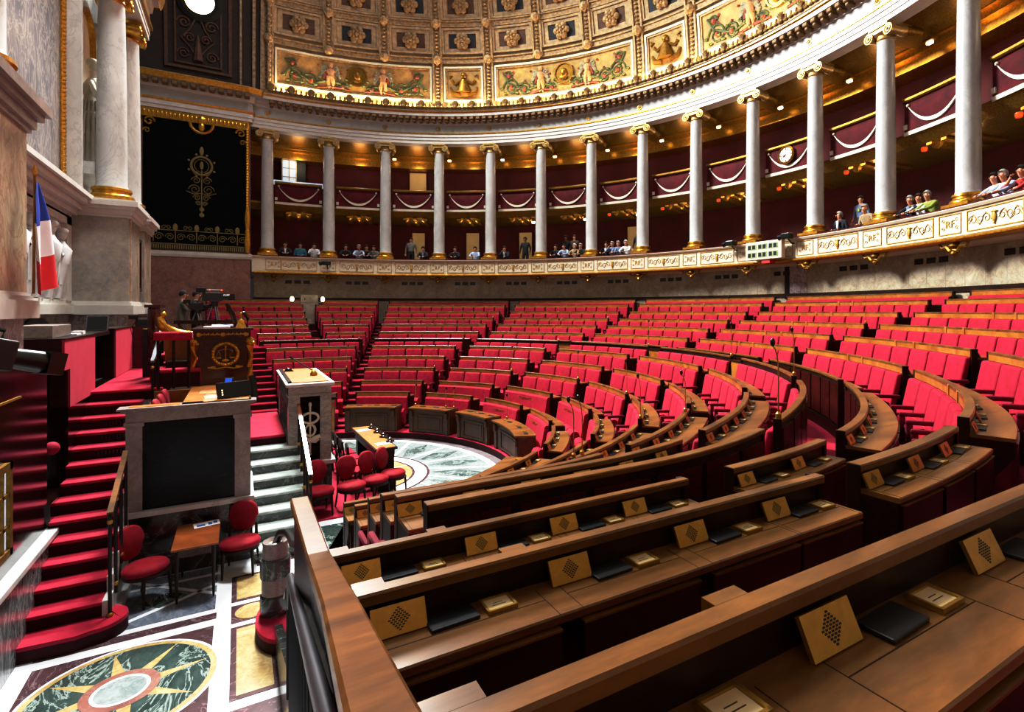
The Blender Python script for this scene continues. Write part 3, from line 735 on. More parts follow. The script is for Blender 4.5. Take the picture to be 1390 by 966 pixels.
for i in range(19):
    t0, t1 = COLTH[i + 1], COLTH[i]
    if (t0 + t1) / 2 < -62: continue
    far_ = (t0 + t1) / 2 > 20
    m = MB(); c = (t0 + t1) / 2; h = 2.9; z0, z1 = GZ0 + .17, GZ1 - .13; zc = (z0 + z1) / 2
    panel_frame(m, c - h, c + h, z0, z1, 15.5, .022); pf_ = m.build('scroll_panel', 'gilt_paint', parapet)
    m = MB()
    for sg in (-1, 1):
        for q, (xx, tw) in enumerate(((.22, 1), (.42, -1), (.61, 1))):
            m.tube(on_cyl(15.5, c, spiral(sg * xx, zc, .125, 1.3 * tw, sg, 12 if far_ else 20), -.008), .0085, 4)
        m.tube(on_cyl(15.5, c, [(sg * .1, zc - .05), (sg * .25, zc + .14), (sg * .42, zc - .14), (sg * .6, zc + .13), (sg * .72, zc - .08)], -.008), .008, 4)
    m.build('scroll_ornament', 'gilt_paint', pf_)
    m = MB(); mt = Matrix.Translation((15.47 * cos(R(c)), 15.47 * sin(R(c)), zc)) @ Matrix.Rotation(R(c) - pi / 2, 4, 'Z')
    m.ell((0, 0, -.02), .06, .025, .12, 8, 6, 0, mt); m.ell((0, 0, .11), .1, .02, .028, 8, 4, 0, mt); m.ell((0, 0, -.15), .03, .02, .03, 8, 4, 0, mt); m.build('central_palmette', 'gilt_paint', pf_)
    c2 = t1 if i else t1 - .9
    m = MB(); panel_frame(m, c2 - 1.25, c2 + 1.25, z0, z1, 15.5, .02); mp_ = m.build('monogram_panel', 'gilt_paint', parapet)
    rz = R(c2) - pi / 2
    m = MB()
    for sg in (-1, 1):
        for zz in (-1, 1): m.tube(on_cyl(15.5, c2, spiral(sg * .2, zc + zz * .1, .055, 1.2, sg, 10), -.008), .007, 4)
    m.build('monogram_scrolls', 'gilt_paint', mp_)
    text_mesh('RF', .26, 'gilt_paint', 'monogram', mp_, Vector((15.485 * cos(R(c2)), 15.485 * sin(R(c2)), zc)) - wm(mp_).translation, (pi / 2, 0, rz), .004)
    m = MB(); th_ = R(c2); m.lathe([(.02, -.42), (.09, -.32), (.05, -.24), (.15, -.14), (.1, -.06), (.22, .0)], 8, (15.62 * cos(th_), 15.62 * sin(th_), GZ0 + .02))
    for sg in (-1, 1): m.tube([(15.6 * cos(th_ + sg * q * .012), 15.6 * sin(th_ + sg * q * .012), GZ0 - zz) for q, zz in ((0, .2), (.6, .24), (1.2, .12), (1.9, .14), (2.4, .02))], [.06, .05, .05, .04, .03], 6)
    m.build('gilt_pendant', 'goldd', parapet, smooth=40)

for th, a_, mn, nm in ((-.7, .35, 'black', 'wall_slot'), (-2.4, 1.25, 'violet_marble', 'wall_recess')): MB().sweep(ring(16.25, th - a_, th + a_, 2), [(-.02, 4.3), (-.02, 5.5), (.01, 5.5), (.01, 4.3)]).build(nm, mn, hw_)
# ------------------------------------------------------------------ columns
def ionic(t, z0, z1, r, rot, sh='col_marble', n=24, square=True):
    """shaft, gilt base and ionic capital under t (t at the column foot)"""
    H = z1 - z0; k = r / .27
    m = MB()
    m.box(-.40 * k, -.40 * k, 0, .40 * k, .40 * k, .10 * k)
    m.lathe([(.395 * k, .10 * k), (.40 * k, .15 * k), (.37 * k, .19 * k), (.33 * k, .21 * k), (.325 * k, .25 * k), (.355 * k, .28 * k), (.345 * k, .33 * k), (.30 * k, .35 * k)], n)
    m.build('column_base', 'gold', t, True, 50)
    m = MB(); hs = H - .44 * k; m.lathe([(.295 * k, .35 * k), (.27 * k, .42 * k)] + [(.27 * k * (1 - .16 * (i / 8) ** 1.6), .42 * k + (hs - .42 * k) * i / 8) for i in range(1, 9)], n)
    m.build('shaft', sh, t, True, 50)
    cp = MB(); rr = .23 * k; cz = hs
    cp.lathe([(rr, cz), (rr * 1.1, cz + .03 * k), (rr, cz + .06 * k), (rr * 1.02, cz + .14 * k), (rr * 1.35, cz + .2 * k)], n)
    cp.box(-.33 * k, -.31 * k, cz + .36 * k, .33 * k, .31 * k, cz + .44 * k)
    cp.box(-.30 * k, -.27 * k, cz + .24 * k, .30 * k, .27 * k, cz + .36 * k)
    for sx in (-1, 1):
        cp.tube([(sx * .335 * k, -.30 * k, cz + .2 * k), (sx * .335 * k, 0, cz + .2 * k), (sx * .335 * k, .30 * k, cz + .2 * k)], [.155 * k, .12 * k, .155 * k], 14)
        for sy in (-1, 1):
            cp.tube([(sx * .335 * k + .1 * k * cos(q / 3), sy * .305 * k, cz + .2 * k + .1 * k * sin(q / 3)) for q in range(20)], .02 * k, 5)
            cp.ell((sx * .335 * k, sy * .31 * k, cz + .2 * k), .04 * k, .03 * k, .04 * k, 8, 5)
    cp.build('ionic_capital', 'gold' if not square else 'capital', t, True, 45)
M['capital'] = plain('capital_gilt_cream', hx('#b79c62'), .45, .45, var=.35, scale=14)
first = None
for i, th in enumerate(COLTH):
    x, y = 16 * cos(R(th)), 16 * sin(R(th)); rz = R(th) - pi / 2
    if i < 13: lab = 'pale marble ionic gallery column with gilt base, %s from the tapestry' % ORD[i + 1]
    else:
        if i > 17: continue
        lab = 'pale marble gallery column on the near side of the hall, %s from the tapestry' % (ORD[i + 1] if i < 14 else {14: 'fifteenth', 15: 'sixteenth', 16: 'seventeenth', 17: 'eighteenth'}[i])
    if first is None:
        first = thing('gallery_column', lab, 'column', (x, y, CB), rz, 'ring of gallery columns'); ionic(first, CB, CT, .275, 0); MB().box(-.41, -.41, -.72, .41, .41, 0).build('pedestal', 'cream', first, True)
    else: dup(first, (x, y, CB), rz, lab)
# entablature above the columns
E_ = CT
ent = [(0.25, E_), (-.28, E_), (-.28, E_ + .16), (-.31, E_ + .16), (-.31, E_ + .32), (-.34, E_ + .32), (-.34, E_ + .46), (-.30, E_ + .52), (-.30, E_ + .95), (.25, E_ + .95)]
struct(MB().sweep(ring(16, -92, 93), ent).build('entablature', 'white_stone'))
struct(MB().sweep(ring(16, -92, 93), [(-.30, E_ + .53), (-.305, E_ + .53), (-.305, E_ + .93), (-.30, E_ + .93)]).build('trim_4', 'grey_stone'))
struct(MB().sweep(ring(16, -92, 93), [(-.34, E_ + .455), (-.37, E_ + .47), (-.37, E_ + .52), (-.3, E_ + .53)]).build('trim_5', 'gold'))
cor = [(.25, E_ + .95), (-.36, E_ + .95), (-.36, E_ + 1.08), (-.42, E_ + 1.1), (-.42, E_ + 1.24), (-.72, E_ + 1.26), (-.74, E_ + 1.40), (-.80, E_ + 1.52), (.25, E_ + 1.52)]
struct(MB().sweep(ring(16, -92, 93), cor).build('cornice', 'white_stone'))
struct(MB().sweep(ring(16, -92, 93), [(-.745, E_ + 1.39), (-.79, E_ + 1.44), (-.79, E_ + 1.47), (-.74, E_ + 1.47)]).build('trim_6', 'gold'))
m = MB()   # dentils and gilt leaves
for i in range(0, 130):
    th = 89.4 - i * 1.1946
    if th < -62: break
    mt = Matrix.Translation((16 * cos(R(th)), 16 * sin(R(th)), E_)) @ Matrix.Rotation(R(th) - pi / 2, 4, 'Z')
    m.rbox(-.105, -.72, 1.09, .105, -.40, 1.25, .03, 0, mt, 1); m.rbox(-.075, -.66, .98, .075, -.34, 1.1, .03, 0, mt, 1)
struct(m.build('dentil_course', 'dentil'))
# gilt antefix cresting with shells
m = MB(); m.sweep(ring(15.2, -62, 91), [(-.02, E_ + 1.52), (-.03, E_ + 1.66), (.05, E_ + 1.68), (.05, E_ + 1.52)])
for i in range(0, 190):
    th = 89.6 - i * .797
    if th < -61: break
    mt = Matrix.Translation((15.17 * cos(R(th)), 15.17 * sin(R(th)), E_ + 1.6)) @ Matrix.Rotation(R(th) - pi / 2, 4, 'Z')
    mt = mt @ Matrix.Diagonal((1, 1, .88, 1)) @ Matrix.Translation((0, 0, -.06))
    if i % 4 == 0:
        m.ell((0, 0, .3), .17, .06, .22, 10, 6, 0, mt)
        for q in range(-2, 3): m.tube([(0, -.05, .1), (q * .07, -.07, .46 - abs(q) * .03)], .025, 5, 0, mt)
        m.ell((0, -.04, .12), .12, .07, .1, 8, 5, 0, mt)
    else:
        m.ell((0, 0, .24), .05, .05, .12, 7, 5, 0, mt); m.ell((0, -.02, .1), .11, .06, .06, 8, 4, 0, mt)
struct(m.build('antefix_cresting', 'cresting'))
# frieze rosettes above each column
for i, th in enumerate(COLTH[:13]):
    mt = Matrix.Translation((15.69 * cos(R(th)), 15.69 * sin(R(th)), E_ + .73)) @ Matrix.Rotation(R(th) - pi / 2, 4, 'Z') @ Matrix.Rotation(pi / 2, 4, 'X')
    m = MB(); m.tube([(.1 * cos(q * pi / 6), .1 * sin(q * pi / 6), 0) for q in range(13)], .022, 6, 0, mt, False); m.ell((0, 0, .0), .05, .05, .03, 10, 5, 0, mt)
    tag(m.build('frieze_rosette', 'gold', smooth=50), 'round gilt rosette on frieze over %s column from the tapestry' % ORD[i + 1], 'rosette', 'frieze rosettes')
# gallery interior: back walls, upper gallery slab, ceilings
struct(MB().sweep(ring(18.7, -92, 97), [(0, GZ1), (0, 13.6), (.2, 13.6), (.2, GZ1)]).build('wall_gallery', 'gwall'))
UF = 9.02
struct(MB().sweep(ring(16.4, -92, 97), [(.0, UF - .02), (0, UF + .06), (2.4, UF + .06), (2.4, UF - .42), (1.2, UF - .42), (.25, UF - .3)]).build('upper_gallery_floor', 'goldd'))
struct(MB().sweep(ring(16.25, -92, 97), [(0, 12.36), (2.6, 12.0), (2.6, 12.2), (0, 12.56)]).build('gallery_ceiling', 'goldd'))
m = MB()
for o, z0, z1 in ((1.5, 11.6, 12.25), (1.35, 11.95, 12.3), (1.2, 12.15, 12.35)):
    m.sweep(ring(16.3, -92, 97), [(o, z0), (o, z1), (o + 1.1, z1), (o + 1.1, z0)])
struct(m.build('trim_7', 'gold'))
for i, th in enumerate(COLTH[:14]):  # gilt ceiling beams behind each column
    mt = Matrix.Translation((16 * cos(R(th)), 16 * sin(R(th)), 12.36)) @ Matrix.Rotation(R(th) - pi / 2, 4, 'Z')
    m = MB(); m.box(-.28, .2, -.32, .28, 2.6, .1, 0, mt); m.box(-.34, .2, -.06, .34, 2.6, .12, 0, mt)
    for sx in (-1, 1): m.tube([(sx * .28, .32, -.2), (sx * .28, 1.0, -.2)], .12, 10, 0, mt)
    struct(m.build('ceiling_beam', 'goldd'))
    if i >= 2:
        t = thing('gallery_lamp', 'small lit box lamp under the ceiling beam behind %s column' % ORD[i + 1], 'lamp', tuple((mt @ Vector((.3, 1.35, -.5)))), R(th) - pi / 2, 'upper gallery lamps')
        MB().rbox(-.09, -.06, .03, .09, .06, .12, .02).build('lamp_glass', 'lamp', t, True)
        MB().box(-.15, -.11, .12, .15, .11, .18).build('lamp_mount', 'goldd', t, True)
# upper gallery fronts with swagged drapery, one per bay
SL = list(range(19))
for i in range(14):
    t1, t0 = COLTH[i] - 1.15, COLTH[i + 1] + 1.15; c = (t0 + t1) / 2; r = 16.35
    nm = ORD[i + 1]
    t = thing('swagged_balcony_front', 'dark red draped balcony front with cream fringe, %s bay from the tapestry' % nm, 'balcony', (r * cos(R(c)), r * sin(R(c)), UF), 0, 'upper gallery balcony fronts')
    MB().sweep(ring(r, t0, t1, 8), [(0, UF), (0, UF + .95), (.06, UF + .95), (.06, UF)]).build('cloth_panel', 'drape', t)
    m = MB(); m.sweep(ring(r, t0, t1, 8), [(-.06, UF + .95), (-.1, UF + .99), (-.1, UF + 1.05), (-.05, UF + 1.08), (.12, UF + 1.08), (.12, UF + .95)]); m.build('handrail', 'goldd', t)
    m = MB(); m.sweep(ring(r, t0, t1, 8), [(-.02, UF - .02), (-.03, UF + .09), (0, UF + .09), (0, UF - .02)])
    for q in (t0, t1):
        s = 1 if q == t0 else -1; m.sweep(ring(r, min(q, q + s * .4), max(q, q + s * .4), 2), [(-.04, UF + .16), (-.05, UF + .30), (0, UF + .30), (0, UF + .16)])
    m.build('fringe_band', 'cream', t)
    half = (t1 - t0) / 2 * pi / 180 * r * .84; n = 16; vs = []; fs = []; vd = []
    for q in range(n + 1):
        u = -1 + 2 * q / n; x = half * u; zt = UF + .82 - .55 * (1 - abs(u) ** 2.2); wd = .03 + .08 * (1 - u * u)
        a = R(c) - x / r
        vs += [((r - .05) * cos(a), (r - .05) * sin(a), zt), ((r - .05) * cos(a), (r - .05) * sin(a), zt - wd), ((r) * cos(a), (r) * sin(a), zt), ((r) * cos(a), (r) * sin(a), zt - wd)]
        sag = .04 * (1 - u * u)
        vd += [((r - .012) * cos(a), (r - .012) * sin(a), UF + .85), ((r - .03 - sag) * cos(a), (r - .03 - sag) * sin(a), (UF + .85 + zt) / 2), ((r - .03) * cos(a), (r - .03) * sin(a), zt - .01)]
    for q in range(n): b = q * 4; fs += [(b, b + 1, b + 5, b + 4), (b, b + 4, b + 6, b + 2), (b + 1, b + 3, b + 7, b + 5)]
    MB().add(vs, fs).build('swag_fringe', 'cream', t)
    fd = []
    for q in range(n): b = q * 3; fd += [(b, b + 1, b + 4, b + 3), (b + 1, b + 2, b + 5, b + 4)]
    MB().add(vd, fd).build('swag_cloth', 'drape', t, smooth=60)
    m = MB()
    for q in (-1, 1):
        a = R(c) - q * half / r; m.ell(((r - .05) * cos(a), (r - .05) * sin(a), UF + .84), .05, .05, .05, 8, 5)
    m.build('swag_knob', 'cream', t)
    # gilt pendants and lamp under the balcony
    m = MB(); 
    for q, rr in ((-.8, 16.9), (0, 17.2), (.8, 16.9)):
        a = R(c + q * 2); m.lathe([(.03, -.5), (.14, -.42), (.2, -.3)], 8, (rr * cos(a), rr * sin(a), UF))
    for q in (-1.6, 0, 1.6): m.sweep(ring(16.5, c + q - .3, c + q + .3, 1), [(.1, UF - .4), (.1, UF - .33), (1.6, UF - .42), (1.6, UF - .5)])
    m.build('gilt_soffit_ornament', 'gold', t)
    a = R(c + 2.6)
    if i > 5: MB().lathe([(.07, -.5), (.09, -.42), (.08, -.38)], 10, (16.75 * cos(a), 16.75 * sin(a), UF)).build('orange_lamp_shade', 'orange', t)
    if i > 3:
        a = R(c - 2.2); mt = Matrix.Translation((17.0 * cos(a), 17.0 * sin(a), UF - .62)) @ Matrix.Rotation(a - pi / 2, 4, 'Z')
        l = thing('gallery_lamp', 'small bright box lamp below the balcony, %s bay from the tapestry' % nm, 'lamp', tuple(mt.translation), a - pi / 2, 'lower gallery lamps')
        MB().rbox(-.09, -.05, .03, .09, .05, .14, .02).build('lamp_glass', 'lamp', l, True)
        MB().tube([(0, 0, .14), (0, 0, .22)], .03, 8).build('lamp_stem', 'goldd', l, True)
# clock on the tenth bay
th = COLTH[9] - 4.6; mt = Matrix.Translation((16.22 * cos(R(th)), 16.22 * sin(R(th)), UF + .62)) @ Matrix.Rotation(R(th) - pi / 2, 4, 'Z') @ Matrix.Rotation(pi / 2, 4, 'X')
t = thing('wall_clock', 'round white clock in gilt ring on the draped balcony front', 'clock', tuple(mt.translation))
m = MB(); m.lathe([(.27, -.06), (.34, -.02), (.34, .03), (.29, .07), (.27, .05)], 28, mat=mt, cap=False); m.build('gilt_bezel', 'gold', t, smooth=40)
m = MB(); m.lathe([(0, -.05), (.28, -.05), (.28, .03), (0, .04)], 28, mat=mt); m.build('dial', 'clockface', t)
m = MB()
for q in range(12):
    a = q * pi / 6; m.tube([(.19 * cos(a), .19 * sin(a), .045), (.245 * cos(a), .245 * sin(a), .045)], .009 if q % 3 else .015, 4, 0, mt)
m.build('hour_marks', 'black', t)
m = MB(); m.bar(mt @ Vector((0, 0, .05)), mt @ Vector((-.09, -.09, .05)), .025, .01); m.bar(mt @ Vector((.03, .01, .055)), mt @ Vector((-.19, -.05, .055)), .016, .01); m.build('clock_hand', 'black', t)
# doors in the gallery back walls
def gdoor(n, th, z0, z1, w_, mat='door_cream', r=18.62):
    mt = Matrix.Translation((r * cos(R(th)), r * sin(R(th)), 0)) @ Matrix.Rotation(R(th) - pi / 2, 4, 'Z')
    o = MB().box(-w_ / 2, -.03, z0, w_ / 2, .05, z1, 0, mt).build('door_%d' % n, mat); struct(o)
    m = MB()
    for x0, x1, zz0, zz1 in ((-w_ / 2 - .06, -w_ / 2, z0, z1 + .06), (w_ / 2, w_ / 2 + .06, z0, z1 + .06), (-w_ / 2, w_ / 2, z1, z1 + .06)): m.box(x0, -.06, zz0, x1, .05, zz1, 0, mt)
    m.build('door_frame', 'drape', o)
# ------------------------------------------------------------------ gallery doors and window
for n, (th, z0, z1, w_) in enumerate(((66.3, 5.75, 8.2, .68), (57.0, 5.75, 8.22, .72), (47.7, 5.75, 8.2, .72), (29.0, 5.75, 8.2, .5), (66.4, 9.1, 11.55, .9)), 1): gdoor(n, th, z0, z1, w_)
mt = Matrix.Translation((18.15 * cos(R(86.6)), 18.15 * sin(R(86.6)), 0)) @ Matrix.Rotation(R(86.6) - pi / 2, 4, 'Z')
o = struct(MB().box(-.32, -.02, 10.3, .32, .02, 11.65, 0, mt).build('window_1', 'window_glow'))
m = MB()
for x in (-.32, 0, .32): m.box(x - .025, -.06, 10.3, x + .025, .03, 11.65, 0, mt)
for z in (10.3, 10.75, 11.2, 11.65): m.box(-.34, -.06, z - .02, .34, .03, z + .02, 0, mt)
m.build('window_frame', 'cream', o)
t = thing('control_booth', 'dark glazed control booth with pale counter in the first upper gallery bay', 'booth', (17.3 * cos(R(85.4)), 17.3 * sin(R(85.4)), UF + .06))
m = MB(); m.sweep(ring(16.9, 81.5, 89, 6), [(-.3, UF + 1.12), (-.3, UF + 1.2), (.5, UF + 1.2), (.5, UF + 1.12)]); m.build('counter', 'window_glow', t)
m = MB(); m.sweep(ring(17.2, 81.5, 89, 6), [(0, UF + 2.95), (0, UF + 3.03), (.1, UF + 3.03), (.1, UF + 2.95)]); m.build('lamp_rail', 'brass', t)
m = MB(); m.sweep(ring(18.3, 84.2, 87.6, 3), [(0, UF + 1.2), (0, UF + 2.85), (.05, UF + 2.85), (.05, UF + 1.2)]); m.build('dark_glass', 'screen', t)
m = MB(); m.sweep(ring(17.5, 81.5, 89, 6), [(0, UF + .06), (0, UF + 1.12), (.05, UF + 1.12), (.05, UF + .06)]); m.build('booth_front', 'drape', t)
# red bench for spectators behind the parapet
t = thing('spectator_bench', 'long red bench behind the gallery parapet where spectators sit', 'bench', (16.45, 0, 5.75))
m = MB(); m.sweep(ring(16.0, -60, 96), [(.42, 5.87), (.42, 6.32), (.8, 6.32), (.8, 5.87)]); m.build('seat_cushion', 'drape', t)
m = MB(); m.sweep(ring(16.0, -60, 96), [(.80, 5.87), (.80, 6.5), (.86, 6.5), (.86, 5.87)]); m.build('backrest', 'drape', t)

# ------------------------------------------------------------------ dome
Z0 = E_ + 1.5; RD = 15.85
def sph(r, th, ph): return (r * cos(R(ph)) * cos(R(th)), r * cos(R(ph)) * sin(R(th)), Z0 + r * sin(R(ph)))
def shell(mb, r0, r1, t0, t1, p0, p1, n=4, m_=3, mi=0):
    vs = []; fs = []
    for r in (r0, r1):
        for i in range(n + 1):
            for j in range(m_ + 1): vs.append(sph(r, t0 + (t1 - t0) * i / n, p0 + (p1 - p0) * j / m_))
    K = (n + 1) * (m_ + 1); ix = lambda s, i, j: s * K + i * (m_ + 1) + j
    for i in range(n):
        for j in range(m_):
            fs.append((ix(0, i, j), ix(0, i + 1, j), ix(0, i + 1, j + 1), ix(0, i, j + 1))); fs.append((ix(1, i, j), ix(1, i, j + 1), ix(1, i + 1, j + 1), ix(1, i + 1, j)))
        for j in (0, m_): fs.append((ix(0, i, j), ix(1, i, j), ix(1, i + 1, j), ix(0, i + 1, j)))
    for j in range(m_):
        for i in (0, n): fs.append((ix(0, i, j), ix(0, i, j + 1), ix(1, i, j + 1), ix(1, i, j)))
    mb.add(vs, fs, mi)
def frame(mb, r0, r1, t0, t1, p0, p1, wt, wp, mi=0):
    shell(mb, r0, r1, t0, t1, p0, p0 + wp, 4, 1, mi); shell(mb, r0, r1, t0, t1, p1 - wp, p1, 4, 1, mi)
    shell(mb, r0, r1, t0, t0 + wt, p0, p1, 1, 3, mi); shell(mb, r0, r1, t1 - wt, t1, p0, p1, 1, 3, mi)
dome = MB(); shell(dome, RD, RD + .2, -92, 90, 0, 62, 60, 20)
ceil = struct(dome.build('ceiling', 'dome', smooth=60))
rb = MB()
for i in range(14):
    th = COLTH[i]
    pb = 0 if i % 4 in (0, 3) else 9.3
    for d in (-.75, .75): shell(rb, RD - .16, RD + .02, th + d - .16, th + d + .16, pb, 44, 1, 16)
    shell(rb, RD - .08, RD + .02, th - .6, th + .6, pb, 44, 1, 16)
    for q in range(0 if pb == 0 else 15, 46):   # laurel leaves along the rib
        p = sph(RD - .12, th, .8 + q * .62); rb.ell(p, .10, .10, .05, 6, 4)
PB = [(2.4, 8.6), (10.8, 15.2), (16.5, 21.2), (22.5, 27.5)]
for p in (9.7, 15.85, 21.85, 28.2):
    for d in (-.45, .45): shell(rb, RD - .12, RD + .02, -35, 90, p + d - .1, p + d + .1, 60, 1)
    shell(rb, RD - .07, RD + .02, -35, 90, p - .35, p + .35, 60, 1)
    for i in range(14):
        rb.ell(sph(RD - .16, COLTH[i], p), .22, .22, .22, 10, 6)
rb.build('gilt_rib', 'domerib', ceil)
# coffers with rosettes
def coffer(i, j):
    c = COLTH[i] - 4.78; p0, p1 = PB[j]; kk = 1
    m = MB()
    frame(m, RD - .10, RD + .01, c - 3.85, c + 3.85, p0, p1, .42, .35); frame(m, RD - .05, RD + .01, c - 3.35, c + 3.35, p0 + .42, p1 - .42, .75, .55)
    o = m.build('coffer_frame', 'domecof', ceil)
    m = MB(); shell(m, RD - .02, RD + .01, c - 2.5, c + 2.5, p0 + .95, p1 - .95, 4, 2); m.build('coffer_panel', 'domedark' if (i + j) % 2 == 0 else 'domebrown', o)
    P0 = Vector(sph(RD - .06, c, (p0 + p1) / 2)); nrm = (Vector((0, 0, Z0)) - P0).normalized()
    mt = Matrix.Translation(P0) @ nrm.to_track_quat('Z', 'Y').to_matrix().to_4x4()
    m = MB()
    for q in range(6):
        a = q * pi / 3; m.ell((.26 * cos(a), .26 * sin(a), .05), .17, .17, .09, 8, 5, 0, mt)
        a += pi / 6; m.ell((.16 * cos(a), .16 * sin(a), .1), .1, .1, .07, 7, 5, 0, mt)
    m.ell((0, 0, .14), .1, .1, .08, 8, 5, 0, mt); m.build('rosette', 'rosette', o, smooth=50)
for i in range(11):
    for j in (1, 2, 3):
        if j == 3 and (i < 2 or i > 9): continue
        coffer(i, j)
# frescoed panels
def fresco(i0, nb, narrow):
    t1 = COLTH[i0] - 1.1; t0 = COLTH[i0 + nb] + 1.1; p0, p1 = PB[0]; c = (t0 + t1) / 2; W = R(t1 - t0) * RD / 2; H = R(p1 - p0) * RD / 2
    m = MB(); frame(m, RD - .13, RD, t0, t1, p0, p1, .3, .3); fr = m.build('panel_frame', 'cream', ceil)
    m = MB(); frame(m, RD - .09, RD, t0 + .34, t1 - .34, p0 + .34, p1 - .34, .28, .26); m.build('inner_moulding', 'domerib', fr)
    m = MB(); shell(m, RD - .04, RD, t0 + .6, t1 - .6, p0 + .6, p1 - .6, 8, 3); m.build('painted_ground', 'paint', fr)
    def S(x, y, d=.05): return sph(RD - d, c - D(x / RD), (p0 + p1) / 2 + D(y / RD))
    def stroke(mb, pts, r): mb.tube([S(x, y, .05) for x, y in pts], r, 6)
    def figure(x0, sg, hold):
        b = MB(); s = H * .78
        def q(x, y): return (x0 + sg * x * s, y * s)
        b.tube([S(*q(-.02, .5)), S(*q(.0, .3)), S(*q(.02, .05)), S(*q(0, -.1))], [.10, .2, .15, .17], 8)
        b.ell(S(*q(.03, .72)), .13, .13, .14, 8, 6)
        for pts, rr in (([(-.1, -.1), (-.14, -.5), (-.06, -.95)], [.14, .1, .05]), ([(.1, -.1), (.2, -.5), (.14, -1.0)], [.14, .1, .05]),
                        ([(.14, .42), (.36, .25), (.5, .42 + hold)], [.07, .06, .04]), ([(-.14, .42), (-.34, .2), (-.26, -.05)], [.07, .06, .04])):
            b.tube([S(*q(*z), .07) for z in pts], rr, 6)
        b.build('painted_figure', 'pskin', fr, smooth=60)
        b = MB()
        for ss in (-1, 1):
            for k in range(5): b.tube([S(*q(ss * .14, .42), .055), S(*q(ss * (.45 + .05 * k), .62 - k * .18), .055), S(*q(ss * (.62 - .02 * k), .5 - k * .26), .055)], [.05, .08, .02], 5)
        b.build('painted_wing', 'pwing', fr)
        b = MB(); b.tube([S(*q(-.2, .5), .06), S(*q(-.3, .1), .06), S(*q(-.42, -.3), .06)], [.04, .1, .05], 6); b.build('painted_drapery', 'pred', fr)
    if narrow:
        b = MB(); s = H * .8
        b.tube([S(0, -.6 * s), S(0, -.1 * s), S(0, .35 * s)], [.42, .28, .16], 8); b.ell(S(0, .62 * s), .16, .16, .18, 8, 6)
        for sg in (-1, 1):
            b.tube([S(sg * .1, .3 * s), S(sg * .45, .05 * s), S(sg * .6, .3 * s)], .08, 6); b.tube([S(sg * .2, -.7 * s), S(sg * .6, -.6 * s), S(sg * .7, -.2 * s)], [.14, .12, .06], 6)
            b.tube([S(sg * .75, .7 * s), S(sg * .6, .6 * s), S(sg * .75, .45 * s)], .05, 5)
        b.build('gilt_relief_figure', 'goldd', fr, smooth=50); return
    g = MB(); rd = MB()
    for sg in (-1, 1):
        for cx_, cy_, r_ in ((.82, -.3, .5), (.62, -.45, .42), (.2, -.55, .3), (.86, .35, .28)):
            stroke(g, [(sg * cx_ * W * .93 + a, b * 1.0) for a, b in spiral(0, cy_ * H, r_ * H, 1.7, sg, 22)], .05)
            rd.ell(S(sg * cx_ * W * .93, cy_ * H), .12, .12, .12, 7, 5)
        stroke(g, [(sg * W * .12, -.5 * H), (sg * W * .35, -.25 * H), (sg * W * .55, -.55 * H), (sg * W * .8, -.05 * H), (sg * W * .88, .55 * H)], .06)
        stroke(rd, [(sg * W * .72, .1 * H), (sg * W * .78, .35 * H), (sg * W * .72, .6 * H)], .05); stroke(rd, [(sg * W * .1, -.7 * H), (sg * W * .3, -.62 * H), (sg * W * .5, -.75 * H)], .06)
        for q in range(16): g.ell(S(sg * W * (.08 + .055 * q), (-.38 + .28 * sin(q * 2.1)) * H), .12, .12, .06, 6, 4)
        for q in range(9): rd.ell(S(sg * W * (.12 + .09 * q), (.05 + .45 * sin(q * 1.7 + 1)) * H), .07, .07, .05, 6, 4)
    g.build('painted_foliage', 'pgreen', fr); rd.build('painted_blossom', 'pred', fr)
    P0 = Vector(S(0, .12 * H, .08)); nrm = (Vector((0, 0, Z0)) - P0).normalized(); mt = Matrix.Translation(P0) @ nrm.to_track_quat('Z', 'Y').to_matrix().to_4x4()
    m = MB(); m.lathe([(0, .02), (.42, .02), (.44, .07), (.5, .07), (.5, 0)], 24, mat=mt); m.ell((0, .03, .05), .17, .22, .08, 10, 6, 0, mt); m.ell((0, -.2, .04), .22, .12, .05, 10, 5, 0, mt); m.build('portrait_medallion', 'goldd', fr, smooth=45)
    figure(-W * .34, 1, .15); figure(W * .34, -1, .25)
for i0, nb, nr in ((0, 3, 0), (3, 1, 1), (4, 3, 0), (7, 1, 1), (8, 3, 0), (11, 1, 1)): fresco(i0, nb, nr)
# skylight in the crown of the dome
m = MB(); shell(m, RD - .1, RD + .05, -92, 90, 61, 89, 40, 8); struct(m.build('window_2', 'daylight'))

# ------------------------------------------------------------------ front arch, vault over the tribune and end walls
XB = -4.7
v = MB(); n = 48; vs = []; fs = []
for i in range(n + 1):
    a = R(180 * i / n)
    for x in (.05, XB - 2): vs.append((x, RD * cos(a), Z0 + RD * sin(a)))
for i in range(n): fs.append((2 * i, 2 * i + 1, 2 * i + 3, 2 * i + 2))
v.add(vs, fs); vault = struct(v.build('ceiling_vault', 'vault', smooth=60))
def vq(x, a, d): return (x, (RD - d) * cos(R(a)), Z0 + (RD - d) * sin(R(a)))
def vshell(mb, d0, d1, x0, x1, a0, a1, n=6, mi=0):
    vs = []; fs = []
    for i in range(n + 1):
        a = a0 + (a1 - a0) * i / n; vs += [vq(x0, a, d0), vq(x1, a, d0), vq(x1, a, d1), vq(x0, a, d1)]
    for i in range(n):
        for q in range(4): fs.append((i * 4 + q, i * 4 + (q + 1) % 4, (i + 1) * 4 + (q + 1) % 4, (i + 1) * 4 + q))
    fs += [(0, 1, 2, 3), (n * 4 + 3, n * 4 + 2, n * 4 + 1, n * 4)]
    mb.add(vs, fs, mi)
m = MB()
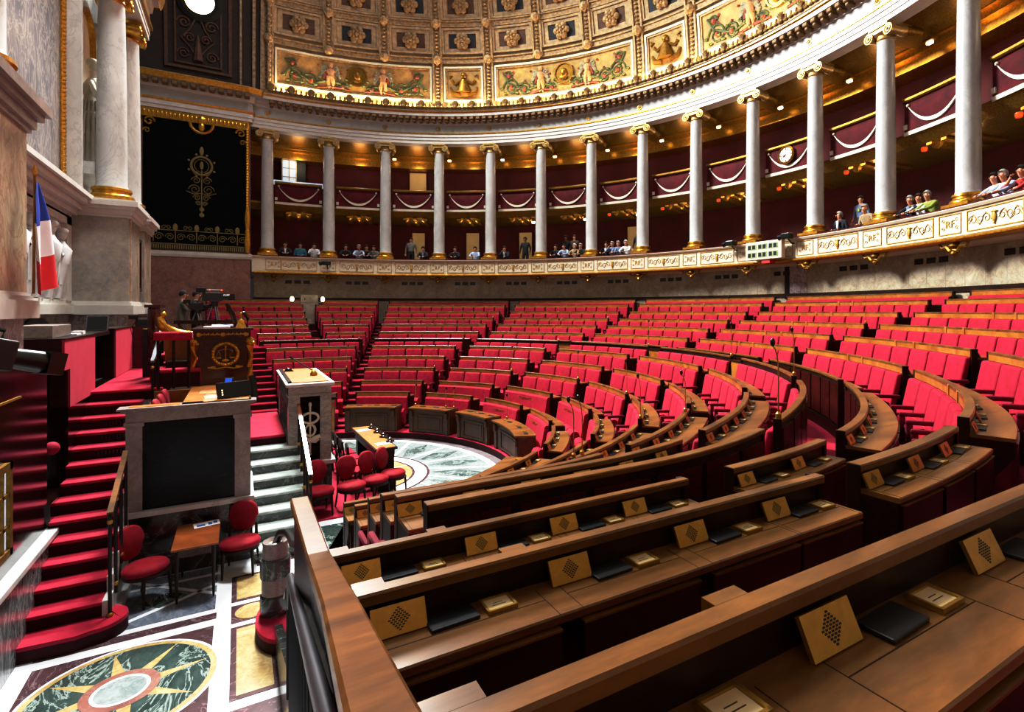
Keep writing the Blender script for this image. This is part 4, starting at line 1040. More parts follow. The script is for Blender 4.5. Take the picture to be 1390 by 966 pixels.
for x0, x1, d in ((-.62, -.50, .2), (-.30, -.16, .2), (-1.12, -1.04, .12), (-.02, .12, .3)): vshell(m, 0, d, x0, x1, 0, 90, 30)
for q in range(60): m.ell(vq(.05, q * .8 + .5, .3), .1, .06, .1, 6, 4)
m.build('arch_moulding', 'domerib', vault)
m = MB(); vshell(m, 0, .04, -1.04, -.62, .5, 90, 30); vshell(m, 0, .03, -.5, -.3, .5, 90, 30); m.build('arch_band', 'vault', vault)
m = MB(); vshell(m, 0, .06, -3.85, -1.5, 2.4, 30, 14); m.build('vault_panel', 'vaultpanel', vault)
m = MB()
for x0, x1, a0, a1 in ((-3.9, -3.78, 2.2, 30), (-1.55, -1.43, 2.2, 30), (-3.85, -1.5, 2.2, 2.6), (-3.55, -3.48, 3.0, 30), (-1.87, -1.8, 3.0, 30), (-3.5, -1.85, 3.0, 3.25)): vshell(m, 0, .13, x0, x1, a0, a1, 10)
m.build('vault_panel_frame', 'domebrown', vault)
m = MB(); k = lambda x, y: vq(-2.7 + x, 6.6 + D(y / RD), .1)
for sg in (-1, 1):
    for cx_, cy_, r_ in ((.5, .75, .26), (.52, -.55, .24), (.3, .15, .2)):
        m.tube([k(a, b) for a, b in spiral(sg * cx_, cy_, r_, 1.6, sg, 22)], .035, 5)
    m.tube([k(0, -.75), k(sg * .25, -.3), k(sg * .6, .1), k(sg * .3, .5), k(sg * .1, .95)], .035, 5)
m.tube([k(0, -.8), k(0, -.2), k(0, .3)], [.2, .12, .03], 8)
m.build('vault_scrollwork', 'domebrown', vault)
c0 = Vector(vq(-2.62, 13.0, .1)); nrm = (Vector((-2.62, 0, Z0)) - c0).normalized(); mt = Matrix.Translation(c0) @ nrm.to_track_quat('Z', 'X').to_matrix().to_4x4()
t = struct(MB().lathe([(0, .02), (.55, .02)], 24, mat=mt).build('window_3', 'lamp'))
m = MB(); m.lathe([(.55, 0), (.56, .1), (.7, .12), (.86, .06), (.9, 0)], 28, mat=mt, cap=False); m.build('round_frame', 'tapband', t)
# walls
struct(MB().box(XB - .2, -15.5, 0, XB, 15.5, Z0).build('wall_left', 'white_marble'))
struct(MB().box(XB, -15.9, 0, .3, -15.5, Z0).build('wall_near', 'red_marble'))
struct(MB().box(XB - .2, 15.5, 0, -.7, 16.6, Z0).build('wall_far', 'red_marble'))
e = MB(); mt = Matrix.Identity(4)
sec = [(0, E_ + .1), (.1, E_ + .1), (.1, E_ + .26), (.14, E_ + .26), (.14, E_ + .46), (.2, E_ + .52), (.12, E_ + .54), (.12, E_ + .95), (.2, E_ + .95), (.25, E_ + 1.24), (.55, E_ + 1.26), (.6, E_ + 1.4), (.65, E_ + 1.52), (0, E_ + 1.52)]
pt = [(XB, 15.5, 0, -1), (-.78, 15.5, 0, -1), (-.7, 15.5, .7, -.7), (-.7, 15.58, 1, 0), (-.7, 16.4, 1, 0)]
struct(MB().sweep(pt, sec).build('entablature', 'white_stone'))
struct(MB().sweep(pt, [(.12, E_ + .56), (.125, E_ + .56), (.125, E_ + .93), (.12, E_ + .93)]).build('trim_8', 'grey_stone'))
struct(MB().sweep(pt, [(.55, E_ + 1.27), (.60, E_ + 1.27), (.67, E_ + 1.5), (.6, E_ + 1.53), (.55, E_ + 1.4)]).build('trim_9', 'gold'))
m = MB(); m.sweep(pt, [(.13, E_ + .46), (.17, E_ + .46), (.21, E_ + .54), (.13, E_ + .54)])
struct(m.build('trim_10', 'gold'))
m = MB()
for q in range(12): m.rbox(XB + .1 + q * .333, 14.9, E_ + 1.06, XB + .31 + q * .333, 15.28, E_ + 1.24, .03, seg=1)
struct(m.build('dentil_course', 'dentil'))
m = MB(); m.sweep(pt, [(0, 6.2), (.05, 6.2), (.09, 6.3), (.09, 6.42), (0, 6.46)]); struct(m.build('trim_11', 'white_stone'))
# the tapestry, in a gilt frame
t = thing('framed_tapestry', 'large dark green tapestry with gold emblem in gilt frame on end wall', 'tapestry', (-2.6, 15.45, 6.46))
MB().box(-4.6, 15.42, 6.5, -.85, 15.48, 12.4).build('cloth', 'tapestry', t)
m = MB(); m.box(-4.6, 15.40, 6.5, -.85, 15.42, 6.72); m.build('lower_border', 'tapband', t)
m = MB()
for q in range(46): m.box(-4.58 + q * .081, 15.385, 6.52, -4.54 + q * .081, 15.40, 6.7)
for x in (-4.6, -.85): pass
m.box(-4.6, 15.385, 6.72, -.85, 15.40, 6.75); m.box(-4.6, 15.385, 7.3, -.85, 15.40, 7.33)
for q in range(5):
    cx_ = -4.25 + q * .76
    for sg in (-1, 1):
        m.tube([(a, 15.39, b) for a, b in spiral(cx_ + sg * .19, 7.03, .16, 1.6, sg, 18)], .016, 4)
    m.tube([(cx_, 15.39, 6.8), (cx_, 15.39, 7.28)], .02, 4)
    m.ell((cx_, 15.39, 7.45), .09, .02, .16, 8, 5); m.tube([(a, 15.39, b) for a, b in spiral(cx_ + .36, 7.42, .1, 1.2, 1, 12)], .014, 4)
    m.tube([(a, 15.39, b) for a, b in spiral(cx_ - .24, 7.42, .1, 1.2, -1, 12)], .014, 4)
m.build('woven_lower_scrolls', 'tapgold', t)
m = MB(); X0 = -2.55
m.tube([(X0 + .38 * cos(q * pi / 12), 15.40, 10.2 + .4 * sin(q * pi / 12)) for q in range(25)], .05, 5)
m.tube([(X0 + .26 * cos(q * pi / 12), 15.40, 10.2 + .28 * sin(q * pi / 12)) for q in range(25)], .015, 4)
m.ell((X0, 15.40, 10.22), .07, .02, .18, 8, 5); m.ell((X0, 15.40, 10.85), .08, .02, .2, 8, 5)
for q in range(8): a = q * pi / 4 + pi / 8; m.ell((X0 + .5 * cos(a), 15.40, 10.2 + .52 * sin(a)), .05, .02, .05, 6, 4)
m.tube([(X0, 15.40, 10.0), (X0, 15.40, 8.1)], .025, 5)
for sg in (-1, 1):
    for cz_, r_, off in ((9.55, .17, .2), (9.15, .22, .25), (8.8, .14, .17), (9.85, .1, .2), (8.55, .1, .12)):
        m.tube([(a, 15.40, b) for a, b in spiral(X0 + sg * off, cz_, r_, 1.6, sg, 18)], .018, 4)
    m.tube([(X0, 15.40, 9.0), (X0 + sg * .3, 15.40, 8.95), (X0 + sg * .55, 15.40, 9.05)], .018, 4)
for z in (8.3, 8.05): m.ell((X0, 15.40, z), .1, .02, .1, 7, 4)
m.build('woven_emblem', 'tapgold', t)
m = MB(); m.box(-4.65, 15.36, 12.05, -.75, 15.44, 12.42)
for q in range(26): m.ell((-4.55 + q * .15, 15.36, 12.23), .06, .03, .11, 7, 5)
m.tube([(X0 + .42 * cos(pi + q * pi / 10), 15.38, 12.05 + .42 * sin(pi + q * pi / 10)) for q in range(11)], .06, 6); m.ell((X0, 15.37, 11.9), .12, .05, .2, 8, 5); m.ell((X0, 15.37, 12.2), .16, .06, .18, 8, 5)
for sg, xx in ((1, -4.55), (-1, -.92)):
    m.tube([(a, 15.38, b) for a, b in spiral(xx + sg * .16, 11.85, .2, 1.3, sg, 16)], .04, 5); m.tube([(a, 15.38, b) for a, b in spiral(xx + sg * .08, 11.45, .13, 1.2, -sg, 12)], .03, 5)
m.build('gilt_valance', 'gold', t)
m = MB()
for x in (-.82,):
    m.tube([(x, 15.38, 6.5), (x, 15.38, 6.9), (x, 15.38, 7.6), (x, 15.38, 8.0), (x, 15.38, 8.6), (x, 15.38, 12.4)], [.09, .13, .08, .13, .06, .06], 8)
    for q in range(30): m.ell((x, 15.36, 8.6 + q * .12), .075, .05, .05, 6, 4)
m.build('gilt_side_pole', 'gold', t)

# ------------------------------------------------------------------ tribune wall: piers, niche, relief, columns
def pier(ylo, yhi, die, lab):
    s = 1 if ylo > 0 else -1
    segs = [(ylo, ylo + 1.65, -3.45), (ylo + 1.65, ylo + 2.5, -3.62), (ylo + 2.5, yhi, -3.45)] if s > 0 else [(ylo, yhi, -3.45)]
    m0, m1, m2, m3 = MB(), MB(), MB(), MB()
    for y0, y1, xf in segs:
        m0.box(XB, y0, 0, xf - .03, y1, 3.78); m1.box(XB, y0, 4.1, xf, y1, 6.12)
    ys = [(ylo, ylo + 1.65, -3.45), (ylo + 1.65, ylo + 2.5, -3.62), (ylo + 2.5, yhi, -3.45)] if s > 0 else segs
    for y0, y1, xf in ys:
        for d, z0, z1 in ((.10, 3.78, 4.0), (.05, 4.0, 4.06), (.02, 4.06, 4.1)): m2.box(XB, y0 - d, z0, xf + d, y1 + d, z1)
        for d, z0, z1 in ((.04, 6.12, 6.18), (.08, 6.18, 6.30), (.14, 6.30, 6.38), (.2, 6.38, 6.50), (.16, 6.50, 6.54)): m3.box(XB, y0 - d, z0, xf + d, y1 + d, z1)
    a = struct(m1.build('pier', die)); m0.build('pier_dado', 'violet_marble', a); m2.build('pier_base_moulding', 'white_stone', a); m3.build('pier_cornice', 'taupe' if s < 0 else 'white_stone', a)
    return a
pf = pier(3.7, 7.5, 'grey_marble', ''); pn = pier(-7.5, -3.7, 'pink_marble', '')
m = MB()
for y0 in (3.7 + .1, 4.9, 6.3, 7.2): m.box(-3.46, y0, 4.1, -3.435, y0 + .2, 6.12)
m.build('pier_pilaster_strip', 'pink_marble', pf)
# tribune columns
lbs = ['large white marble column with gilt base, nearer of the two beside the flag', 'white marble column behind the nearer one, against the tapestry', 'white marble column with gilt base at left edge of photo']
fst = None
for (x, y), lb in zip(((-3.9, 4.5), (-3.9, 6.75), (-3.9, -3.92)), lbs):
    if fst is None:
        fst = thing('tribune_column', lb, 'column', (x, y, 6.54), pi / 2, 'columns on the tribune piers'); ionic(fst, 6.54, 12.1, .315, 0, 'white_marble', 32, False)
    else: dup(fst, (x, y, 6.54), pi / 2, lb)
e = MB(); pts = [(XB, 3.6, 0, -1), (-3.5, 3.6, .7, -.7), (-3.5, 7.6, .7, .7), (XB, 7.6, 0, 1)]
sec = [(-.5, 12.1), (0, 12.1), (0, 12.25), (.03, 12.25), (.03, 12.45), (.09, 12.5), (.02, 12.54), (.02, 12.95), (.1, 12.97), (.15, 13.2), (.4, 13.3), (.5, 13.6), (-.5, 13.6)]
struct(MB().sweep(pts, sec).build('entablature', 'white_stone')); struct(MB().sweep(pts, [(.09, 12.44), (.12, 12.44), (.12, 12.54), (.0, 12.54)]).build('trim_12', 'gold'))
struct(MB().sweep(pts, [(.36, 13.2), (.42, 13.28), (.52, 13.58), (.4, 13.6)]).build('trim_13', 'goldd'))
e = MB(); pts = [(XB, -7.6, 0, -1), (-3.5, -7.6, .7, -.7), (-3.5, -3.6, .7, .7), (XB, -3.6, 0, 1)]
struct(MB().sweep(pts, sec).build('entablature', 'white_stone'))
# marble field with gilt rope frame above the relief
m = MB(); m.box(XB, -3.5, 6.9, -4.62, 3.3, 13.5); fld = struct(m.build('wall_tribune', 'blue_marble'))
m = MB()
for q in range(72): m.ell((-4.6, 3.42, 6.95 + q * .092), .07, .085, .062, 8, 5)
m.tube([(-4.6, 3.31, 6.9), (-4.6, 3.31, 13.5)], .025, 6); m.tube([(-4.6, 3.53, 6.9), (-4.6, 3.53, 13.5)], .025, 6)
m.box(-4.7, -3.5, 6.72, -4.5, 3.56, 6.78); m.box(-4.7, -3.5, 6.78, -4.54, 3.56, 6.84); m.tube([(-4.55, -3.5, 6.87), (-4.55, 3.5, 6.87)], .05, 8)
m.build('gilt_rope_frame', 'gold', fld)
m = MB()
for d, z0, z1 in ((.1, 6.0, 6.1), (.2, 6.1, 6.22), (.3, 6.22, 6.36), (.42, 6.36, 6.48), (.5, 6.48, 6.58), (.3, 6.58, 6.72)): m.box(XB, -3.7, z0, XB + d + .1, 3.7, z1)
m.build('wall_cornice', 'white_stone', fld)
m = MB(); m.box(XB, -3.7, 3.8, -4.45, 3.7, 4.0); m.box(XB, -3.7, 4.0, -4.52, 3.7, 4.12); m.box(XB, 3.3, 4.1, -4.5, 3.7, 6.05); m.box(XB, -3.7, 5.85, -4.5, 3.7, 6.05); m.build('relief_surround', 'white_stone', fld)
m = MB(); m.box(XB, -3.7, 2.4, -4.55, 3.7, 3.8); m.build('wall_dado', 'violet_marble', fld)
m = MB(); m.box(-4.56, 3.56, 6.58, -4.3, 3.7, 13); m.build('pilaster', 'white_marble', fld)
t = thing('relief_panel', 'white carved relief of standing draped figures behind the flag', 'relief', (-4.6, 1.5, 4.12))
MB().box(-4.66, -3.3, 4.12, -4.6, 3.3, 5.85).build('relief_ground', 'silver_white', t)
m = MB(); rnd = random.Random(5)
for q in range(9):
    y = -2.6 + q * .68 + rnd.uniform(-.05, .05); h = rnd.uniform(.92, 1.06); lean = rnd.uniform(-.08, .08); z = 4.14
    m.tube([(-4.57, y - .08, z), (-4.55, y - .05 + lean * .2, z + .45 * h), (-4.53, y + lean * .5, z + .85 * h)], [.08, .11, .16], 8)
    m.tube([(-4.57, y + .12, z), (-4.54, y + .08, z + .45 * h), (-4.53, y + lean * .5, z + .85 * h)], [.08, .12, .15], 8)
    m.tube([(-4.53, y + lean * .5, z + .8 * h), (-4.52, y + lean, z + 1.15 * h), (-4.53, y + lean, z + 1.36 * h)], [.16, .19, .07], 8)
    m.ell((-4.52, y + lean, z + 1.52 * h), .1, .1, .13, 10, 7); m.ell((-4.5, y + lean, z + 1.6 * h), .11, .12, .09, 9, 5)
    for sg in (-1, 1): m.tube([(-4.52, y + lean + sg * .17, z + 1.25 * h), (-4.49, y + lean + sg * .27, z + 1.0 * h), (-4.46, y + lean + sg * rnd.uniform(0, .3), z + (.75 + rnd.uniform(0, .45)) * h)], [.065, .055, .04], 7)
    for k in range(5): m.tube([(-4.5, y - .15 + k * .07, z + .95 * h), (-4.49, y - .2 + k * .09, z + .3)], .022, 5)
m.build('carved_figures', 'silver_white', t, smooth=60)
# niche with statue between the columns
m = MB(); n = 16; yc, hw, zb, zs = 5.3, .75, 7.55, 10.9
pr = [(yc - hw, zb)] + [(yc + hw * cos(pi - pi * q / n), zs + hw * sin(pi - pi * q / n)) for q in range(n + 1)] + [(yc + hw, zb)]
def arch_strip(mb, off0, off1, x0, x1):
    def o(d): return [(yc - hw - d, zb)] + [(yc + (hw + d) * cos(pi - pi * q / n), zs + (hw + d) * sin(pi - pi * q / n)) for q in range(n + 1)] + [(yc + hw + d, zb)]
    a, b = o(off0), o(off1); vs = [(x, y, z) for x in (x0, x1) for L in (a, b) for y, z in L]; K = len(a); fs = []
    for i in range(K - 1):
        fs += [(i, i + 1, K + i + 1, K + i), (2 * K + i, 3 * K + i, 3 * K + i + 1, 2 * K + i + 1), (i, 2 * K + i, 2 * K + i + 1, i + 1), (K + i, K + i + 1, 3 * K + i + 1, 3 * K + i)]
    mb.add(vs, fs)
arch_strip(m, .02, .16, -4.62, -4.5); ni = struct(m.build('niche', 'white_marble'))
m = MB(); arch_strip(m, -.03, .02, -4.6, -4.47); m.build('gilt_arch_bead', 'gold', ni)
m = MB(); m.prism([(y, z) for y, z in pr], -4.69, -4.6, 0, Matrix(((0, 0, 1, 0), (1, 0, 0, 0), (0, 1, 0, 0), (0, 0, 0, 1)))); m.build('niche_back', 'cream', ni)
m = MB(); m.box(-4.7, yc - hw - .16, zb - .3, -4.2, yc + hw + .16, zb); m.build('niche_sill', 'white_marble', ni)
t = thing('statue', 'white draped female statue standing in the arched niche behind the column', 'statue', (-4.42, 5.0, 7.55))
m = MB(); y = 5.0; x = -4.36
m.lathe([(.3, 0), (.3, .08), (.26, .1)], 12, (x, y, 7.55)); m.tube([(x, y, 7.65), (x, y, 8.3), (x + .02, y, 8.9), (x, y, 9.2), (x, y, 9.55), (x, y, 9.8)], [.27, .24, .23, .18, .23, .09], 12)
for q in range(14): a = q * 2 * pi / 14; m.tube([(x + .25 * cos(a), y + .25 * sin(a), 7.62), (x + .21 * cos(a), y + .21 * sin(a), 8.6), (x + .17 * cos(a), y + .17 * sin(a), 9.2)], [.04, .035, .02], 5)
m.tube([(x, y, 9.75), (x + .03, y - .02, 10.0)], [.07, .07], 8); m.ell((x + .04, y - .02, 10.1), .12, .1, .15, 12, 8); m.ell((x, y, 10.2), .14, .13, .12, 10, 6)
m.tube([(x, y - .22, 9.65), (x + .12, y - .36, 9.3), (x + .28, y - .22, 9.1)], [.07, .06, .045], 8); m.tube([(x, y + .22, 9.65), (x + .1, y + .33, 9.25), (x + .22, y + .1, 9.35)], [.07, .06, .045], 8)
m.build('body', 'statue', t, smooth=60)
# plaque on the far pier
t = thing('wall_plaque', 'dark tablet in a brown and gilt frame on the pier beside tapestry', 'plaque', (-3.6, 5.78, 4.4))
m = MB()
for y0, y1, z0, z1 in ((5.4, 6.15, 4.4, 4.5), (5.4, 6.15, 5.75, 5.85), (5.4, 5.5, 4.4, 5.85), (6.05, 6.15, 4.4, 5.85)): m.box(-3.64, y0, z0, -3.5, y1, z1)
m.build('frame', 'mahog', t); MB().box(-3.64, 5.5, 4.5, -3.58, 6.05, 5.75).build('tablet', 'screen', t)
m = MB()
for q in range(4): m.box(-3.58, 5.62, 4.65 + q * .28, -3.57, 5.9, 4.72 + q * .28)
m.build('gilt_edge_mark', 'goldd', t)
# ------------------------------------------------------------------ floor
struct(MB().box(-5, -16, -.1, 17, 17, -.004).build('floor', 'fl_white'))
def flat(name, mat, polys, z=0.0, h=.003):
    m = MB()
    for p in polys: m.prism(p, z - .004, z + h)
    return struct(m.build(name, mat))
def rect(x0, y0, x1, y1): return [(x0, y0), (x1, y0), (x1, y1), (x0, y1)]
def disc(cx_, cy_, r, n=48, a0=0, a1=360, ri=None, ry=None):
    k = (ry or r) / r
    o = [(cx_ + r * cos(R(a0 + (a1 - a0) * i / n)), cy_ + k * r * sin(R(a0 + (a1 - a0) * i / n))) for i in range(n + (0 if a1 - a0 == 360 else 1))]
    return o
# foreground mosaic with the compass star
SX, SY = -2.19, -5.98
flat('floor_field', 'fl_plum', [rect(-3.06, -8.2, -1.42, -5.12)], 0, .001)
flat('floor_strip', 'fl_plum', [rect(-3.1, -4.95, -1.40, -4.80), rect(-1.24, -4.64, -.78, -3.84), rect(-1.24, -5.20, -.78, -4.92 + .18), rect(-1.24, -6.75, -.78, -5.30), rect(-1.24, -8, -.78, -6.9), rect(-.92, -3.62, -.4, -3.42)], 0, .001)
flat('floor_slab', 'fl_yellow', [rect(-1.18, -4.58, -.84, -3.9), rect(-1.18, -6.69, -.84, -5.36), disc(-1.01, -4.97, .19, 28, ry=.19), disc(-1.01, -7.3, .2, 28)], 0, .003)
flat('floor_bluegrey', 'fl_blue', [rect(-3.0, -4.68, -1.42, -3.3)], 0, .001)
flat('floor_lines', 'fl_white', [[(-2.6, -4.68), (-1.42, -3.98), (-1.42, -3.9), (-2.74, -4.68)], [(-1.42, -4.28), (-1.42, -4.2), (-2.4, -3.3), (-2.5, -3.3)], rect(-2.9, -3.62, -1.42, -3.55)], 0, .0022)
flat('floor_lozenge', 'fl_green', [[(-2.3, -4.05), (-1.95, -3.85), (-1.75, -4.1), (-2.05, -4.3)]], 0, .003)
flat('mosaic_ring', 'fl_white', [disc(SX, SY, .86)], 0, .002); flat('mosaic_ring', 'fl_yellow', [disc(SX, SY, .83)], 0, .0028); flat('mosaic_disc', 'fl_green', [disc(SX, SY, .77)], 0, .0036)
star = []
for q in range(8):
    a = R(q * 45 + 12); b0, b1 = a - R(16), a + R(16); star.append([(SX + .25 * cos(b0), SY + .25 * sin(b0)), (SX + .76 * cos(a), SY + .76 * sin(a)), (SX + .25 * cos(b1), SY + .25 * sin(b1))])
flat('mosaic_star', 'fl_yellow', star, 0, .0044); flat('mosaic_hub', 'red_marble', [disc(SX, SY, .33)], 0, .005); flat('mosaic_hub', 'fl_white', [disc(SX, SY, .245)], 0, .0056); flat('mosaic_hub', 'fl_pale', [disc(SX, SY, .215)], 0, .0062)
# round mosaic of the hemicycle floor
CXm, CYm = 1.0, .3
flat('floor_field', 'fl_mauve', [disc(0, 0, 4.74, 80, -90, 90)], 0, .001)
flat('floor_disc', 'fl_white', [disc(0, 0, 4.42, 80, -92, 92)], 0, .002)
kites, pale, lines = [], [], []
for q in range(11):
    a = R(-85 + q * 17)
    def pp(r, da): return (CXm * max(0, 1 - (r - 1.8) / 2.5) + r * cos(a + R(da)), CYm * max(0, 1 - (r - 1.8) / 2.5) + r * sin(a + R(da)))
    pale.append([pp(1.85, -7.4), pp(4.2, -7.7), pp(4.24, 0), pp(4.2, 7.7), pp(1.85, 7.4)])
    kites.append([pp(1.95, 0), pp(3.1, -5.6), pp(4.15, 0), pp(3.1, 5.6)])
flat('floor_wedge', 'fl_pale', pale, 0, .003); flat('floor_kite', 'fl_kite', kites, 0, .004)
flat('floor_ring', 'fl_plum', [disc(CXm, CYm, 1.86)], 0, .005); flat('floor_ring', 'fl_white', [disc(CXm, CYm, 1.80)], 0, .0056)
flat('floor_ring', 'fl_plum', [disc(CXm, CYm, 1.52)], 0, .0062); flat('floor_centre', 'fl_yellow', [disc(CXm, CYm, 1.46)], 0, .0068)
wl = []
for q in range(8):
    a = R(q * 45 + 10); wl.append([(CXm + .5 * cos(a - .05), CYm + .5 * sin(a - .05)), (CXm + 1.46 * cos(a - .02), CYm + 1.46 * sin(a - .02)), (CXm + 1.46 * cos(a + .02), CYm + 1.46 * sin(a + .02)), (CXm + .5 * cos(a + .05), CYm + .5 * sin(a + .05))])
flat('floor_spoke', 'fl_white', wl, 0, .0074)
flat('floor_slab', 'fl_green', [rect(.1, -4.9, 1.2, -2.5)], 0, .003); flat('floor_slab', 'fl_pale', [rect(-.05, -5.05, 1.6, -2.3)], 0, .0018)
flat('floor_carpet', 'carpet', [rect(-.3, -2.25, 1.35, 1.7)], .008, .022)

# ------------------------------------------------------------------ red stair, white stair
m = MB(); H_, T_ = .18, .2797
mr = []
for k in range(1, 15):
    y0 = -4.858 + T_ * (k - 1); y1 = y0 + T_ if k < 14 else 4.6; z = H_ * k
    xl, xr = -3.31, (-2.56 if k < 9 else -2.3 if k == 14 else -2.56)
    (m.rbox(xl, y0, z - .05, xr, y1 + .03, z, .02, 0, seg=2) if k > 1 else None); m.box(xl, y0 + .02, max(0, z - H_ - .02), xr - .02, y1, z - (.04 if k > 1 else .06), 1)
bx_ = [(-3.24, -4.5)] + [(-3.24, -4.9), (-2.75, -4.93)] + [(-2.62 + .30 * sin(R(a)), -4.58 - .30 * cos(R(a))) for a in range(0, 181, 15)] + [(-2.6, -4.27), (-2.6, -4.5)]
m.prism(bx_, 0, .135, 1); m.prism([(x + (.0), y) for x, y in bx_], .135, .18, 0)
struct(m.build('stair_carpet', ['carpet', 'carpet_shaded'], smooth=35))
m = MB()
for k in range(9, 13):
    y0 = -4.858 + T_ * k
    for q in range(9): m.box(-3.0 + q * .045, y0 + .005, H_ * k + .05, -2.985 + q * .045, y0 + .03, H_ * k + .11)
struct(m.build('riser_vent', 'black'))
m = MB(); m.box(-2.56, -4.6, 0, -2.44, -3.3, .12)
for k in range(2, 9): m.box(-2.57, -4.858 + T_ * (k - 1) - .01, 0, -2.5, -4.858 + T_ * k, H_ * k + .01)
struct(m.build('stair_string', 'white_marble'))
m = MB(); h2, t2 = .183, .335
for k in range(1, 9):
    y0 = -3.495 + t2 * (k - 1); z = h2 * k
    if k < 8: m.rbox(-.97, y0 - .02, z - .05, -.14, y0 + t2 + .02, z, .012, 0, seg=1); m.box(-.96, y0, 0, -.15, y0 + t2, z - .04, 1)
struct(m.build('marble_stair', ['tread_marble', 'green_marble']))
m = MB(); m.rbox(-.98, -1.17, 1.40, -.36, 1.55, 1.464, .03, 0); m.box(-.98, -1.14, 0, -.36, 1.5, 1.42, 1); struct(m.build('landing_carpet', ['carpet', 'carpet_shaded']))
m = MB()   # matching flight on the far side
for k in range(1, 8): m.box(-.97, 1.5 + t2 * (8 - k) - t2, 0, -.14, 1.5 + t2 * (8 - k), h2 * k)
struct(m.build('marble_stair', 'green_marble'))
# carpet stairs at the wing ends (far side visible behind the tribune, near side under the beam)
m = MB()
for k in range(1, 15):
    y0 = 5.3 + .33 * (k - 1); y1 = y0 + .33 if k < 14 else 15
    m.box(-1.15, y0 + .015, 0, -.1, y1, .18 * k - .03, 1); m.box(-1.15, y0, .18 * k - .03, -.1, y1 + .02, .18 * k, 0)
struct(m.build('wing_stair', ['carpet', 'carpet_shaded']))
m = MB(); m.box(-1.55, 8.3, 0, -1.15, 12.0, 3.0); m.box(-1.56, 8.25, 3.0, -1.12, 12.0, 3.06); m.box(-2.6, 8.2, 2.6, -1.15, 8.3, 3.4); struct(m.build('wing_wall', 'oak'))
t = thing('newel_post', 'round stone newel post with dark collars rising from red rounded step', 'post', (-.77, -5.52, .0))
for z0, z1 in ((.18, .42), (.62, .86)): MB().lathe([(.165, z0), (.17, z0 + .02), (.17, z1 - .02), (.15, z1)], 20, (-.77, -5.52, 0)).build('stone_drum', 'green_marble', t, smooth=40)
MB().lathe([(.15, .42), (.15, .62)], 20, (-.77, -5.52, 0)).build('marble_shaft', 'taupe', t, smooth=40); MB().lathe([(.14, .86), (.14, 1.05), (.12, 1.06), (.08, 1.02)], 20, (-.77, -5.52, 0)).build('marble_shaft', 'taupe', t, smooth=40)
m = MB(); m.tube([(-.77, -5.52, 1.0), (-.72, -5.6, 1.16), (-.66, -5.8, 1.22), (-.66, -6.3, 1.36), (-.70, -7.2, 1.62), (-.8, -9.6, 2.5)], .045, 10); m.build('curved_handrail', 'black', t, smooth=60)
m = MB(); o_ = [(-.6, -5.0)] + [(-.72 + .27 * cos(R(a)), -5.68 + .52 * sin(R(a))) for a in range(80, 281, 12)] + [(-.6, -6.3)]
m.prism(o_, 0, .13, 1); m.prism(o_, .13, .18, 0)
for k in range(2, 12): m.box(-.71, -6.0 - .33 * (k - 1) - .33, 0, -.35, -6.0 - .33 * (k - 1), .18 * k, 0)
struct(m.build('wing_stair', ['carpet', 'carpet_shaded']))
t = thing('iron_balustrade', 'black iron railing on dark marble kerb left of the foreground beam', 'railing', (-.98, -8, 0))
m = MB(); pts = [(-.86, -9.0, 2.1), (-.90, -9.88, 2.36), (-.985, -11.75, 2.96), (-1.0, -12.3, 3.12)]
m.tube(pts, .025, 8); m.build('handrail', 'chrome', t, smooth=60)
m = MB()
for q in range(17):
    y = -9.02 - q * .2; zt = 2.1 + (-9.0 - y) * .315; x = -.86 + (y + 9.0) * .045; m.tube([(x, y, zt - .95), (x, y, zt)], .013, 6)
m.tube([(-.80, -7.6, 1.3), (-.81, -8.0, 1.55), (-.84, -8.6, 1.7), (-.86, -9.0, 2.08)], .02, 6); m.tube([(-.83, -8.4, .9), (-.83, -8.4, 1.65)], .016, 6)
m.build('baluster', 'iron', t)
m = MB(); vs = [(x, y, z) for y, z in ((-5.9, 0), (-11.2, 0), (-11.2, 1.8), (-5.9, .2)) for x in (-.80, -.72)]
m.add(vs, [(0, 2, 4, 6), (1, 7, 5, 3), (0, 1, 3, 2), (2, 3, 5, 4), (4, 5, 7, 6), (6, 7, 1, 0)]); m.build('marble_kerb', 'green_marble', t)

# ------------------------------------------------------------------ tribune block
tr = struct(MB().box(-2.55, -3.27, 0, -1.0, -3.0, .93).build('tribune_plinth', 'black_marble'))
m = MB(); m.box(-1.25, -3.0, 0, -1.0, 1.2, .93); m.box(-2.55, -3.0, 0, -2.45, 1.2, .93); m.build('plinth_side', 'black_marble', tr)
m = MB(); m.box(-2.58, -3.36, .93, -.95, -2.95, 1.0); m.box(-1.2, -2.95, .93, -.95, 1.2, 1.0); m.build('plinth_ledge', 'white_marble', tr)
m = MB(); m.box(-2.53, -3.30, 1.0, -2.34, -3.02, 2.27); m.box(-1.21, -3.30, 1.0, -1.0, -3.02, 2.27); m.box(-1.21, -3.02, 1.0, -1.0, 1.2, 2.27); m.box(-2.36, -3.29, 1.0, -2.34, -3.27, 2.27)
m.box(-2.53, -3.30, 2.27, -1.0, -3.02, 2.42); m.box(-2.55, -3.32, 2.22, -2.32, -3.02, 2.275); m.box(-1.23, -3.32, 2.22, -.98, -3.02, 2.275); m.box(-1.21, -3.02, 2.27, -1.0, 1.2, 2.42)
m.build('tribune_pilaster', 'taupe', tr)
MB().box(-2.36, -3.26, 1.0, -1.2, -3.1, 2.27).build('tribune_panel', 'black_panel', tr)
m = MB(); m.box(-2.58, -3.35, 2.42, -.95, -2.98, 2.46); m.box(-2.62, -3.39, 2.46, -.92, -3.1, 2.49); m.box(-1.25, -3.0, 2.42, -.95, 1.2, 2.47); m.build('tribune_cornice', 'taupe', tr)
